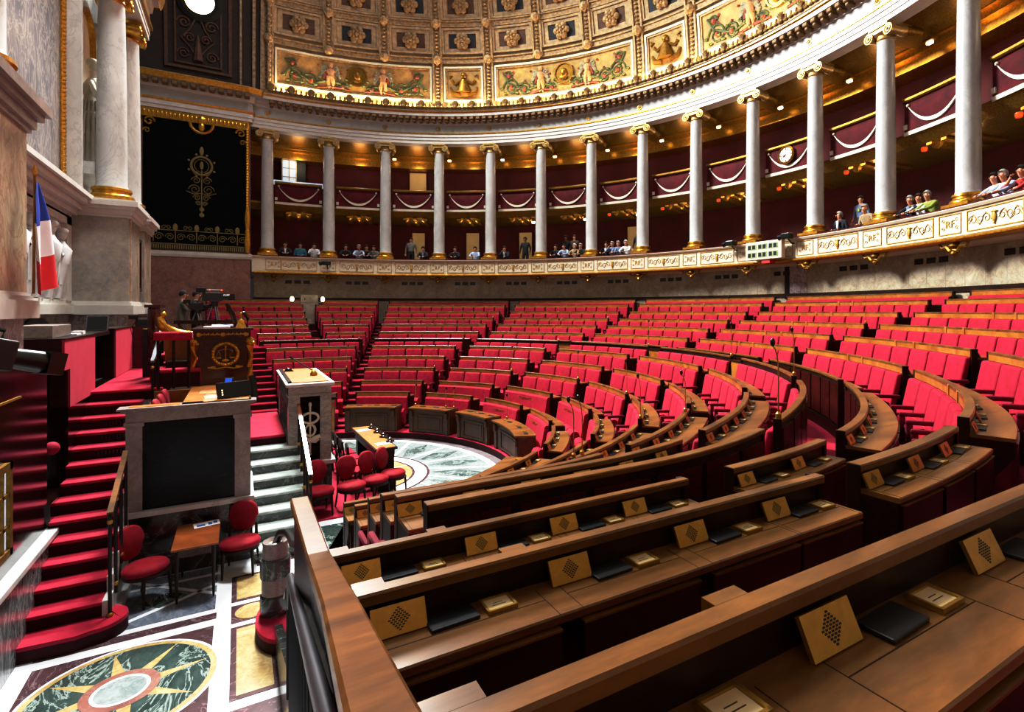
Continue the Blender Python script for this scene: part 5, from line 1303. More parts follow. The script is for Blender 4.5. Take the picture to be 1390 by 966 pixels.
MB().box(-2.45, -3.1, 1.4, -1.25, -1.1, 1.55).build('recess_floor', 'leather', tr)
m = MB(); m.box(-2.5, -3.3, 2.47, -1.9, -3.1, 2.495); m.box(-2.45, -1.35, 1.7, -1.85, -1.2, 2.46); m.build('recess_wall', 'oak', tr)
t = thing('secretaries_desk', 'long tan leather topped desk behind the dark tribune panel', 'desk', (-1.4, -2.2, 1.75))
MB().box(-1.88, -3.3, 2.44, -.99, -1.0, 2.49).build('desktop', 'oak', t)
m = MB(); m.box(-1.62, -3.22, 2.49, -1.02, -2.35, 2.496); m.box(-1.72, -2.3, 2.49, -1.02, -1.15, 2.496); m.build('leather_inlay', 'leather', t)
m = MB(); m.box(-1.84, -3.1, 1.75, -1.7, -1.1, 2.44); m.build('front_panel', 'mahog', t)
# plates, phone, monitor, papers
t = thing('desk_monitor', 'black flat control panel tilted on right edge of secretaries desk', 'monitor', (-1.18, -2.9, 2.5))
mt = Matrix.Translation((-1.2, -3.0, 2.5)) @ Matrix.Rotation(R(24), 4, 'Z') @ Matrix.Rotation(R(-14), 4, 'X')
m = MB(); m.rbox(-.26, -.02, 0, .3, .03, .25, .012, 0, mt); m.build('casing', 'black', t)
m = MB()
for q in range(3): m.box(-.2, -.026, .05 + q * .035, -.185, -.02, .065 + q * .035, 0, mt)
m.build('indicator_light', 'lamp', t)
m = MB(); m.box(.25, -.03, -.05, .33, .05, .32, 0, mt); m.build('bracket', 'iron', t)
t = thing('desk_phone', 'small black device with glowing blue screen on the leather desk', 'device', (-1.3, -2.0, 2.5))
mt = Matrix.Translation((-1.33, -1.75, 2.497)) @ Matrix.Rotation(R(-20), 4, 'Z') @ Matrix.Rotation(R(-28), 4, 'X')
MB().rbox(-.075, -.02, 0, .075, .02, .2, .008, 0, mt).build('casing', 'black', t); MB().box(-.055, -.024, .02, .055, -.019, .18, 0, mt).build('blue_screen', 'bluescreen', t)
def papers(x, y, z, rz, lab, w_=.3, h_=.2):
    t = thing('printed_sheet', lab, 'paper', (x, y, z), rz, 'printed blue and white sheets')
    MB().box(-w_ / 2, -h_ / 2, 0, w_ / 2, h_ / 2, .004).build('sheet', 'paper', t, True)
    m = MB(); m.box(-w_ * .38, -h_ * .3, .004, -.02, h_ * .1, .0045); m.box(.02, -h_ * .3, .004, w_ * .2, h_ * .25, .0045); m.box(w_ * .27, -h_ * .1, .004, w_ * .42, h_ * .35, .0045); m.build('blue_print', 'blueink', t, True)
papers(-1.45, -2.75, 2.496, R(5), 'blue and white printed sheet on the secretaries leather desk', .34, .24)
papers(-1.56, -3.55, .742, R(8), 'blue and white leaflet at far edge of the small wooden table', .32, .2)
papers(1.44, .75, .957, R(10), 'blue and white sheet at far end of the long centre table', .3, .2)
papers(1.55, -.85, .957, R(8), 'blue and white sheet at near end of the long centre table', .3, .22)
# president's desk
t = thing('presidents_desk', 'dark mahogany presidential desk with gilt scales emblem and lion mounts', 'desk', (-1.4, 0, 2.5))
m = MB(); m.box(-1.80, -1.08, 2.58, -1.02, 1.08, 3.36); m.build('desk_body', 'mahog', t)
m = MB(); m.box(-1.88, -1.14, 2.44, -.95, 1.14, 2.52); m.box(-1.84, -1.11, 2.52, -.98, 1.11, 2.59); m.build('desk_base', 'mahog', t)
m = MB(); m.box(-1.86, -1.13, 3.36, -.96, 1.13, 3.5); m.box(-1.9, -1.17, 3.5, -.92, 1.17, 3.54); m.build('desk_cornice', 'mahog', t)
m = MB(); Y = -1.14
for x in (-1.78, -1.41, -1.04):
    m.lathe([(0, .01), (.035, .012), (.045, 0)], 10, mat=Matrix.Translation((x, Y, 3.43)) @ Matrix.Rotation(pi / 2, 4, 'X'))
for x in (-1.6, -1.22):
    for q in range(-4, 5): m.ell((x + q * .032, Y, 3.43 + .008 * (q % 2)), .017, .012, .026 if q % 2 else .018, 6, 4)
m.build('gilt_frieze_mount', 'gold', t, smooth=50)
m = MB(); cx_, cz_ = -1.37, 3.06
m.tube([(cx_ + .2 * cos(q * pi / 16), -1.10, cz_ + .2 * sin(q * pi / 16)) for q in range(33)], .032, 8)
for q in range(24): a = q * pi / 12; m.ell((cx_ + .2 * cos(a), -1.13, cz_ + .2 * sin(a)), .03, .02, .02, 6, 4)
m.build('laurel_wreath', 'gold', t, smooth=60)
m = MB(); m.tube([(cx_, -1.1, cz_ - .12), (cx_, -1.1, cz_ + .13)], .011, 6); m.tube([(cx_ - .12, -1.1, cz_ + .06), (cx_, -1.1, cz_ + .1), (cx_ + .12, -1.1, cz_ + .06)], .009, 6); m.ell((cx_, -1.1, cz_ + .14), .022, .015, .025, 8, 5)
for sg in (-1, 1):
    for e_ in (-.04, .04): m.tube([(cx_ + sg * .11, -1.1, cz_ + .06), (cx_ + sg * .11 + e_, -1.1, cz_ - .06)], .005, 4)
    m.ell((cx_ + sg * .11, -1.1, cz_ - .07), .05, .02, .018, 8, 5)
m.ell((cx_, -1.1, cz_ - .12), .06, .02, .03, 8, 5); m.build('balance_scales', 'gold', t, smooth=60)
m = MB(); m.tube([(cx_ - .28, -1.1, cz_ - .24), (cx_ - .14, -1.1, cz_ - .27), (cx_, -1.1, cz_ - .24), (cx_ + .14, -1.1, cz_ - .27), (cx_ + .28, -1.1, cz_ - .24)], .014, 6)
for sg in (-1, 1): m.ell((cx_ + sg * .2, -1.1, cz_ - .24), .05, .015, .022, 7, 4)
m.build('gilt_ribbon', 'gold', t)
for x, nm in ((-.97, 'gilt_lion_mount'), (-1.86, 'gilt_lion_mount')):
    m = MB(); y = -1.06
    m.ell((x, y, 3.28), .08, .08, .09, 10, 7); m.ell((x + .05, y - .05, 3.26), .04, .05, .035, 8, 5); m.ell((x - .02, y, 3.34), .06, .06, .04, 8, 5); m.tube([(x, y, 3.22), (x, y, 3.0), (x - .01, y, 2.8), (x, y, 2.56)], [.075, .055, .05, .065], 10)
    m.build(nm, 'gold', t, smooth=60)
# president's chair, bell, papers, lamp arm
t = thing('presidents_chair', 'gilded armchair with sweeping winged arm and dark back behind the presidential desk', 'chair', (-2.2, 0, 2.52))
m = MB(); m.rbox(-2.55, -.42, 2.95, -2.0, .42, 3.05, .03); m.build('seat', 'velvet', t)
m = MB(); m.rbox(-2.62, -.42, 2.95, -2.5, .42, 3.95, .05); m.box(-2.66, -.46, 3.93, -2.42, .46, 3.98); m.build('backrest', 'mahog', t)
for y in (-.55,):
    m = MB(); m.tube([(-2.42, y, 3.76), (-2.38, y, 3.58), (-2.22, y, 3.46), (-2.02, y, 3.42), (-1.9, y, 3.44)], [.05, .085, .10, .07, .04], 10); m.ell((-2.36, y, 3.80), .05, .05, .055, 8, 6)
    for k in range(5): m.tube([(-2.40 + k * .03, y - .06, 3.7 - k * .03), (-2.2 + k * .05, y - .09, 3.38), (-2.08 + k * .04, y - .05, 3.36)], .02, 5)
    m.build('gilt_griffin_arm', 'gold', t, smooth=60)
m = MB()
for x in (-2.55, -2.08):
    for y in (-.36, .36): m.tube([(x, y, 2.52), (x, y, 2.96)], .04, 8)
m.build('leg', 'mahog', t)
t = thing('hand_bell', 'polished golden hand bell standing on the presidential desk', 'bell', (-1.12, -.75, 3.54))
m = MB(); m.lathe([(.095, 0), (.085, .03), (.06, .09), (.05, .14), (.02, .17), (.015, .18)], 20); m.build('bell_body', 'gold', t, True, 50)
m = MB(); m.tube([(0, 0, .17), (0, 0, .21), (0, 0, .26)], [.02, .014, .02], 8); m.ell((0, 0, .275), .025, .025, .025, 8, 6); m.build('handle', 'gold', t, True, 60)
t = thing('desk_lamp_arm', 'dark slender desk lamp arm leaning beside the golden bell', 'lamp', (-1.12, -.5, 3.54))
m = MB(); m.rbox(-1.3, -.55, 3.54, -1.1, -.4, 3.56, .008); m.tube([(-1.2, -.48, 3.55), (-1.26, -.5, 3.8), (-1.36, -.52, 4.02)], [.035, .05, .035], 8); m.build('lamp_arm', 'panel', t, smooth=50)
m = MB(); m.tube([(-1.02, -.4, 3.54), (-1.0, -.4, 3.72), (-1.06, -.42, 3.8)], .03, 8); m.ell((-1.08, -.43, 3.82), .06, .04, .04, 8, 5); m.build('lamp_head', 'black', t, smooth=50)
t = thing('paper_stack', 'white papers and folders lying on the presidential desk', 'paper', (-1.45, -.7, 3.54))
m = MB(); m.box(-1.72, -.95, 3.54, -1.3, -.65, 3.57); m.box(-1.6, -.8, 3.57, -1.25, -.5, 3.6); m.build('sheets', 'paper', t); MB().box(-1.42, -.78, 3.6, -1.3, -.6, 3.605).build('blue_folder', 'blueink', t)
# red topped barrier and carpeted dais beside the desk
t = thing('padded_barrier', 'black iron barrier with padded red velvet top left of presidential desk', 'barrier', (-2.15, -1.35, 2.52))
MB().rbox(-2.42, -1.42, 3.35, -1.86, -1.26, 3.5, .03).build('padded_top', 'velvet', t)
m = MB()
for x in (-2.36, -2.14, -1.92): m.tube([(x, -1.34, 2.5), (x, -1.34, 3.36)], .022, 8)
m.build('iron_post', 'iron', t)
m = MB(); m.rbox(-2.45, -1.15, 2.52, -1.75, 1.6, 2.83, .03, 0); m.box(-2.44, -1.16, 2.5, -1.76, 1.6, 2.76, 1); struct(m.build('dais', ['carpet', 'carpet_shaded']))
t = thing('dais_bench', 'dark wood seat and tan chair top seen behind the iron posts', 'chair', (-2.1, -.8, 2.83))
MB().rbox(-2.3, -.9, 2.83, -1.9, -.5, 2.95, .02).build('seat', 'panel', t); MB().rbox(-2.35, -.5, 2.9, -1.92, -.42, 3.34, .04).build('backrest', 'oak', t)
# three secretary chairs in the recess
def small_chair(label, x, y, z, face, group, proto=[None], back='velvet'):
    rz = R(face) + pi / 2
    if proto[0] is not None: return dup(proto[0], (x, y, z), rz, label, group)
    t = thing('side_chair', label, 'chair', (x, y, z), rz, group); proto[0] = t
    m = MB(); n = 24; L = [(.27 * cos(2 * pi * i / n), .25 * sin(2 * pi * i / n)) for i in range(n)]
    vs = []; fs = []
    for s_, zz in ((.92, .40), (1.0, .43), (1.0, .46), (.9, .495), (.5, .515)): vs += [(a * s_, b * s_, zz) for a, b in L]
    for k in range(4): fs += [(k * n + i, k * n + (i + 1) % n, (k + 1) * n + (i + 1) % n, (k + 1) * n + i) for i in range(n)]
    fs += [tuple(reversed(range(n))), tuple(range(4 * n, 5 * n))]; m.add(vs, fs); m.build('seat', 'velvet_chair', t, True, 60)
    m = MB(); m.lathe([(.24, .36), (.255, .36), (.255, .41), (.24, .41)], 24); m.build('seat_rail', 'panel', t, True, 50)
    out = [(.2 * abs(cos(q)) ** .7 * (1 if cos(q) > 0 else -1) * (1 - .12 * (sin(q) < 0)), .25 + .22 * sin(q)) for q in [2 * pi * i / 28 for i in range(28)]]
    m = MB(); vs = []
    for d, s_ in ((.0, .9), (.02, 1.0), (.05, 1.0), (.07, .9)): vs += [(a * s_, .22 + d + .10 * ((b - .25) * s_ + .25) - .06 * a * a / .04 * .3, .50 + .25 + (b - .25) * s_) for a, b in out]
    K = len(out); fs = [tuple(range(K)), tuple(reversed(range(3 * K, 4 * K)))]
    for k in range(3): fs += [(k * K + i, k * K + (i + 1) % K, (k + 1) * K + (i + 1) % K, (k + 1) * K + i) for i in range(K)]
    m.add(vs, fs); m.build('backrest', 'velvet_chair', t, True, 50)
    for sx in (-1, 1):
        m = MB(); m.tube([(sx * .18, -.17, .38), (sx * .19, -.18, .2), (sx * .195, -.185, 0)], [.026, .02, .014], 8); m.build('leg', 'panel', t, True, 60)
        m = MB(); m.tube([(sx * .17, .27, .62), (sx * .18, .21, .42), (sx * .19, .25, .18), (sx * .2, .3, 0)], [.018, .024, .02, .014], 8); m.build('leg', 'panel', t, True, 60)
    return t
small_chair('red velvet side chair left of the small table, facing it', -2.22, -3.98, 0, -42, 'red side chairs with round seats')
small_chair('red velvet side chair right of the small table, by the marble steps', -1.14, -3.72, 0, -100, None)
for i, (x, y, fc) in enumerate(((.14, -1.95, -84), (.72, -1.93, -78), (1.2, -1.75, -62), (1.6, -1.55, -48))):
    small_chair('red velvet side chair on the floor carpet below the lectern, %s from the left' % ORD[i + 1], x, y, .03, fc, None)
for i, y in enumerate((-1.6, -2.2, -2.8)): small_chair('red chair in the tribune recess behind leather desk, %s from its far end' % ORD[i + 1], -1.95, y, 1.56, 0, None)
# small table
t = thing('writing_table', 'small plain reddish wooden table between two red chairs', 'table', (-1.65, -3.88, 0))
MB().rbox(-1.92, -4.36, .71, -1.39, -3.40, .74, .008).build('tabletop', wood('reddish_tabletop', hx('#7a3c18'), hx('#b56a34'), .3, 2.5), t)
MB().box(-1.87, -4.31, .6, -1.44, -3.45, .71).build('apron', 'mahog', t)
for x in (-1.86, -1.45):
    for y in (-4.3, -3.46): m = MB(); m.tube([(x, y, .7), (x, y, .1), (x, y, 0)], [.028, .017, .012], 8); m.build('leg', 'panel', t, smooth=50)
# long centre table and its chairs
t = thing('centre_table', 'long narrow table with tan leather top on the hemicycle floor', 'table', (1.5, 0, 0))
T4 = [(1.26, 1.2), (1.66, 1.2), (1.74, -1.22), (1.32, -1.28)]
m = MB(); m.prism([(1.24, 1.23), (1.68, 1.23), (1.77, -1.25), (1.29, -1.31)], .90, .945); m.build('tabletop', 'panel', t)
MB().prism(T4, .945, .955).build('leather_top', 'leather', t)
m = MB(); m.prism([(1.32, 1.1), (1.66, 1.1), (1.72, -1.2), (1.36, -1.25)], .72, .9); m.box(1.38, -1.24, .03, 1.70, -1.0, .9); m.box(1.34, .9, .03, 1.66, 1.12, .9); m.box(1.6, -1.2, .1, 1.68, 1.1, .9); m.build('pedestal', 'panel', t)
for i, y in enumerate((.85, .3, -.25, -.8)):
    q = thing('table_inkstand', 'dark round desk fitting on the right edge of centre table, %s from its far end' % ORD[i + 1], 'inkstand', (1.66 + .02 * i, y, .95), 0, 'fittings on the centre table')
    m = MB(); m.lathe([(.06, 0), (.065, .04), (.03, .07), (.045, .1), (.0, .12)], 12); m.build('bowl', 'mahog', q, True, 50); m = MB(); m.tube([(-.09, 0, .03), (.09, 0, .03)], .025, 8); m.build('foot', 'mahog', q, True, 50)
wc = None
for i, (x, y, fc) in enumerate(((1.0, .75, 5), (1.02, .2, 0), (1.04, -.35, 0), (1.08, -.9, -4), (.62, 1.3, -60))):
    lb = 'dark wooden chair on the left side of the centre table, %s from its far end' % ORD[i + 1] if i < 4 else 'dark low backed chair standing alone beside the lectern base'
    if wc is not None: dup(wc, (x, y, .03), R(fc) + pi / 2, lb); continue
    wc = thing('wooden_chair', lb, 'chair', (x, y, .03), R(fc) + pi / 2, 'dark wooden chairs')
    MB().rbox(-.23, -.22, .42, .23, .22, .47, .015).build('seat', 'velvet', wc, True)
    for sx in (-1, 1):
        m = MB(); m.tube([(sx * .2, .2, 0), (sx * .2, .21, .45), (sx * .2, .28, .98)], .02, 8); m.build('back_post', 'panel', wc, True, 60)
        m = MB(); m.tube([(sx * .2, -.19, 0), (sx * .2, -.19, .43)], [.014, .022], 8); m.build('leg', 'panel', wc, True, 60)
    m = MB(); m.rbox(-.22, .255, .82, .22, .295, 1.0, .012); m.rbox(-.2, .235, .62, .2, .265, .68, .008); m.build('backrest', 'panel', wc, True)
# orator's lectern
t = thing('orators_lectern', 'grey veined marble lectern with caduceus on dark side panel and leather top', 'lectern', (.1, 0, 0))
L0, L1, YA, YB = -.34, .42, -1.45, 1.45
MB().box(L0 + .02, YA + .03, 0, L1 + .02, YB - .03, .86).build('plinth', 'green_marble', t)
m = MB(); m.rbox(L0 - .04, YA - .05, .84, L1 + .08, YB + .05, .93, .02); m.build('plinth_ledge', 'white_marble', t)
m = MB()
for y0, y1 in ((YA, YA + .3), (YB - .3, YB)):
    m.box(L0, y0, .93, L0 + .2, y1, 2.2); m.box(L1 - .2, y0, .93, L1, y1, 2.2); m.box(L0 - .02, y0 - .02, 2.2, L1 + .02, y1 + .02, 2.24); m.box(L0, y0, 2.24, L1, y1, 2.4)
m.box(L1 - .15, YA + .3, .93, L1 - .03, YB - .3, 2.4)
m.build('marble_pier', marble('lectern_grey_marble', hx('#8f8b86'), hx('#b5b0a8'), hx('#5c5a58'), 2, 2, .03, .3, (1, 1, 2.5), .7), t)
m = MB(); m.rbox(L0 - .05, YA - .06, 2.40, L1 + .06, YB + .06, 2.46, .012); m.build('top_moulding', 'white_stone', t)
m = MB(); m.box(L0 + .2, YA + .06, .93, L1 - .2, YA + .12, 2.2); m.build('side_panel', 'black_panel', t)
m = MB(); mt = Matrix.Translation((.0, 0, 0)); m.box(L0 + .06, YA + .08, 2.462, L1 - .03, YB - .08, 2.478); m.build('leather_top', 'leather', t)
m = MB(); m.box(L0 - .0, YA + .1, 2.0, L0 + .06, YB - .1, 2.5); m.build('reading_shelf', 'panel', t)
m = MB(); x0, y0, zc = .04, YA + .035, 1.62
m.tube([(x0, y0, 1.08), (x0, y0, 2.0)], .018, 8); m.ell((x0, y0, 2.03), .03, .02, .05, 8, 6); m.ell((x0, y0, 1.06), .03, .02, .03, 8, 5)
for rx_, rz_, zc_, rr_ in ((.15, .10, 1.77, .024), (.09, .11, 1.53, .022)): m.tube([(x0 + rx_ * cos(q * pi / 12), y0 - .012, zc_ + rz_ * sin(q * pi / 12)) for q in range(25)], rr_, 8)
for sg in (-1, 1):
    m.tube([(x0, y0 - .01, 1.34), (x0 + sg * .08, y0 - .01, 1.37), (x0 + sg * .17, y0 - .01, 1.40), (x0 + sg * .22, y0 - .01, 1.36)], [.03, .045, .04, .01], 8); m.tube([(x0, y0 - .01, 1.32), (x0 + sg * .1, y0 - .01, 1.31), (x0 + sg * .17, y0 - .01, 1.34)], [.03, .04, .01], 8)
m.build('caduceus_emblem', 'cream', t, smooth=60)
t = thing('lectern_microphone', 'long slanted black microphone on the lectern top', 'microphone', (.2, -.2, 2.48))
m = MB(); m.lathe([(.07, 0), (.07, .05), (.04, .1), (.02, .12)], 12, (.22, -.35, 2.478)); m.build('base', 'brass', t, smooth=50)
m = MB(); m.tube([(.22, -.35, 2.58), (-.16, -.15, 2.84)], .011, 8); m.build('stem', 'cam_grey', t, smooth=60); m = MB(); m.tube([(-.16, -.15, 2.84), (-.22, -.12, 2.885)], [.02, .026], 10); m.build('microphone_head', 'black', t, smooth=60)
t = thing('lectern_clock', 'small black domed device at far corner of the lectern top', 'device', (-.2, .9, 2.478))
m = MB(); m.ell((-.18, .85, 2.49), .08, .07, .07, 12, 8); m.build('dome_cover', 'black', t, smooth=60); m = MB(); m.box(-.28, .76, 2.478, -.08, .94, 2.492); m.build('base', 'black', t)
# handrails
def rail(label, pts, top='mahog', z0f=None, n=4):
    t = thing('stair_handrail', label, 'handrail', (pts[0][0], pts[0][1], 0))
    m = MB()
    for a, b in zip(pts[:-1], pts[1:]): m.bar(a, b, .06 if top != 'chrome' else .055, .045)
    m.build('handrail', top, t)
    for q in range(n):
        k = q / (n - 1); i = min(int(k * (len(pts) - 1)), len(pts) - 2); f_ = k * (len(pts) - 1) - i
        p = Vector(pts[i]).lerp(Vector(pts[i + 1]), f_); m = MB(); m.tube([(p.x, p.y, max(0, z0f(p.y))), (p.x, p.y, p.z - .02)], .02, 8); m.build('iron_baluster', 'iron', t, smooth=50)
        m = MB(); m.ell((p.x, p.y, z0f(p.y) + .12), .035, .035, .035, 8, 6); m.ell((p.x, p.y, p.z - .1), .03, .03, .035, 8, 6); m.build('brass_knob', 'brass', t, smooth=60)
    return t
rail('wooden topped handrail on the right of the red carpeted stair', [(-2.49, -4.62, 1.42), (-2.49, -3.55, 1.93)], 'rail', lambda y: max(0, (y + 4.9) * .643 - .1))
rail('black handrail on the upper red stair near presidential desk', [(-2.42, -1.5, 3.0), (-2.42, -.1, 3.55)], 'chrome', lambda y: 2.0, 5)
rail('steel and wood handrail descending in front of the lectern', [(-.17, -1.05, 2.2), (-.17, -3.55, 1.24)], 'rail_gloss', lambda y: max(0, 1.28 + (y + 1.4) * .546), 6)
t = thing('wood_cabinet', 'brown panelled wooden cabinet behind the lectern', 'cabinet', (1.3, 4.6, 0))
MB().box(.75, 4.4, 0, 1.3, 5.0, 1.2).build('body', 'oak', t); MB().box(.7, 4.35, 1.2, 1.36, 5.05, 1.28).build('top', 'panel', t); m = MB(); m.box(.82, 4.37, .25, 1.22, 4.4, 1.0); m.box(1.3, 4.47, .25, 1.33, 4.92, 1.0); m.build('raised_panel', 'mahog', t)

# ------------------------------------------------------------------ left side: oxblood wall, counters, marble parapet, frame
lw = struct(MB().box(-3.5, -9, 0, -3.33, -3.39, 3.24).build('wall_oxblood', 'glass_brown'))
m = MB(); m.box(-3.5, -2.5, 1.2, -3.3, -.89, 2.46); m.box(-3.5, -.89, 2.0, -3.3, 4.5, 2.52); m.box(-3.5, -3.39, 0, -3.3, 4.5, 1.3); m.build('wainscot', 'glass_brown', lw)
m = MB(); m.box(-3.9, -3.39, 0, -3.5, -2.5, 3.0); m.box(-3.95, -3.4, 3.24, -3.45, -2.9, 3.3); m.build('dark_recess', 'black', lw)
m = MB(); m.box(-3.33, -5.4, 2.86, -3.32, -4.4, 2.885); m.build('brass_strip', 'brass', lw)
t = thing('pink_counter', 'pinkish red cloth fronted counter at head of the red stair', 'counter', (-3.5, -1.8, 2.46))
m = MB(); m.box(-3.31, -2.79, 3.02, -3.28, -.88, 3.46); m.box(-3.31, -2.49, 2.46, -3.28, -.88, 3.02); m.build('cloth_front', 'redcloth', t); m = MB(); m.box(-3.85, -2.79, 3.02, -3.31, -.88, 3.46); m.box(-3.6, -2.49, 2.46, -3.31, -.88, 3.02); m.build('counter_body', 'carpet_shaded', t); MB().box(-3.9, -2.8, 3.46, -3.27, -.87, 3.475).build('counter_top', 'panel', t)  # counter body coloured dark to paint in its shaded side
t = thing('pink_counter', 'smaller pinkish red counter beside the dark wooden bench near the far pier', 'counter', (-3.5, 1.9, 2.52))
m = MB(); m.box(-3.31, .95, 2.53, -3.28, 2.9, 3.5); m.build('cloth_front', 'redcloth', t); MB().box(-3.6, .95, 2.53, -3.31, 2.9, 3.5).build('counter_body', 'panel', t); MB().box(-3.6, .88, 3.5, -3.27, 2.92, 3.515).build('counter_top', 'panel', t); MB().box(-4.0, .85, 2.53, -3.5, .9, 3.45).build('side_panel', 'panel', t)
t = thing('dark_bench', 'dark wooden desk wall with gilt bracket beside far counter', 'desk', (-3.3, 4.2, 2.5))
MB().box(-3.4, 2.95, 2.5, -2.9, 5.0, 3.5).build('body', 'mahog', t)
m = MB(); m.rbox(-3.1, 2.9, 3.25, -2.98, 2.96, 3.45, .02); m.tube([(-3.03, 2.9, 3.3), (-3.03, 2.86, 3.1), (-3.03, 2.9, 2.95)], [.05, .04, .07], 8); m.build('gilt_bracket', 'gold', t, smooth=50)
m = MB(); m.box(-4.66, -1.6, 2.6, -4.4, 3.4, 3.35); struct(m.build('dark_desk_back', 'panel'))
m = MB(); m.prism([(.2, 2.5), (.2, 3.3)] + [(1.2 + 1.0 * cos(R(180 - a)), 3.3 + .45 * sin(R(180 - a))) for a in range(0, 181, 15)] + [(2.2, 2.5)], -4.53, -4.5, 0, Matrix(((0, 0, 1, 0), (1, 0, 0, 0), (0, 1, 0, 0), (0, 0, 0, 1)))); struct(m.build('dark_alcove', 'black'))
t = thing('dark_desk', 'dark wooden desk between the two pinkish red counters', 'desk', (-3.7, 0, 2.52)); MB().box(-4.2, -.85, 3.40, -3.36, .86, 3.47).build('desktop', 'panel', t); MB().box(-4.1, -.8, 2.52, -3.6, .8, 3.4).build('desk_body', 'panel', t)
t = thing('monitor_screen', 'black framed monitor tilted back on the counter behind stair', 'monitor', (-3.75, 1.0, 3.45))
mt = Matrix.Translation((-3.62, .55, 3.48)) @ Matrix.Rotation(R(-8), 4, 'Z') @ Matrix.Rotation(R(-12), 4, 'X')
MB().rbox(-.05, -.02, 0, .29, .03, .3, .01, 0, mt).build('casing', 'chrome', t); MB().box(-.035, -.026, .015, .275, -.02, .285, 0, mt).build('screen', 'screen', t)
t = thing('grey_box', 'grey sloped desk box on the near counter beside black camera', 'box', (-3.6, -2.4, 3.475)); MB().rbox(-3.85, -2.6, 3.475, -3.45, -1.6, 3.66, .01).build('box_body', 'taupe', t)
t = thing('paper_pile', 'pale papers and small objects scattered on the near counter', 'paper', (-3.5, -1.2, 3.475)); m = MB(); m.box(-3.6, -1.5, 3.475, -3.4, -1.2, 3.5); m.box(-3.55, -1.1, 3.475, -3.4, -.92, 3.53); m.build('sheets', 'paper', t)
t = thing('marble_parapet', 'streaked grey marble parapet with pale cap along the left of red stair', 'parapet', (-3.29, -5, 0))
MB().box(-3.33, -9, 0, -3.24, -3.25, .92).build('slab', 'rail_marble', t); MB().rbox(-3.35, -9, .92, -3.2, -3.22, 1.0, .012).build('cap', 'white_marble', t)
t = thing('gilt_window_frame', 'gilt barred frame set in the polished oxblood wall at left edge', 'frame', (-3.32, -5.3, 1.25))
m = MB()
for y0, y1, z0, z1 in ((-5.9, -4.8, 1.2, 1.28), (-5.9, -4.8, 2.14, 2.22), (-4.88, -4.8, 1.2, 2.22), (-5.9, -5.82, 1.2, 2.22)): m.box(-3.34, y0, z0, -3.29, y1, z1)
for z in (1.5, 1.85): m.box(-3.33, -5.9, z, -3.30, -4.8, z + .04)
m.box(-3.33, -5.06, 1.2, -3.30, -5.02, 2.2); m.build('gilt_bar', 'goldd', t); MB().box(-3.335, -5.85, 1.25, -3.325, -4.85, 2.18).build('pane', 'window_glow', t)
m = MB(); m.ell((-3.36, -3.05, 1.98), .09, .09, .09, 12, 8); tag(m.build('red_ball_knob', 'redcloth', smooth=60), 'small round red knob in the dark opening beside the stair', 'knob')
# tricolour flag
t = thing('national_flag', 'blue white red flag hanging from slim gilt topped pole by the near pier', 'flag', (-3.28, -4.15, 4.1))
m = MB(); m.tube([(-3.28, -4.15, 4.08), (-3.28, -4.1, 5.52)], .014, 8); m.build('pole', 'oak', t, smooth=60); m = MB(); m.lathe([(.02, 0), (.03, .03), (.012, .1), (0, .17)], 8, (-3.28, -4.1, 5.52)); m.build('finial', 'gold', t, smooth=60)
def flagq(u, v):   # u 0..1 across the folds, v 0..1 from top to bottom
    top = Vector((-3.28, -4.1, 5.44)); yl = -4.12 - .24 * min(1, v * 2.5) + .08 * max(0, v - .8); yr = -4.02 + .66 * v ** .8
    y = yl + (yr - yl) * u; z = 5.44 - 1.30 * v + .26 * u * v * (.2 + 0) - .10 * (1 - u) * v * (1 if v < .9 else 1) + (.12 * u * max(0, v - .8) * 5 * .5)
    return (-3.26 + .05 * sin(u * 9 + v * 2) * min(1, v * 3) + .05 * v, y, z)
for a, b, mn, nm in ((0, .36, 'flag_b', 'blue_band'), (.36, .68, 'flag_w', 'white_band'), (.68, 1.0, 'flag_r', 'red_band')):
    m = MB(); n1, n2 = 18, 10; vs = []; fs = []
    for j in range(n2 + 1):
        for i in range(n1 + 1):
            u = i / n1; v = a + (b - a) * j / n2
            if 0 < v < 1: v = v - .10 * (u - .5) * (1 - abs(2 * v - 1) * .0) * (1 if .3 < v < .75 else .0)
            vs.append(flagq(u, v))
    for j in range(n2):
        for i in range(n1): q = j * (n1 + 1) + i; fs.append((q, q + 1, q + n1 + 2, q + n1 + 1))
    m.add(vs, fs).build(nm, mn, t, smooth=80)
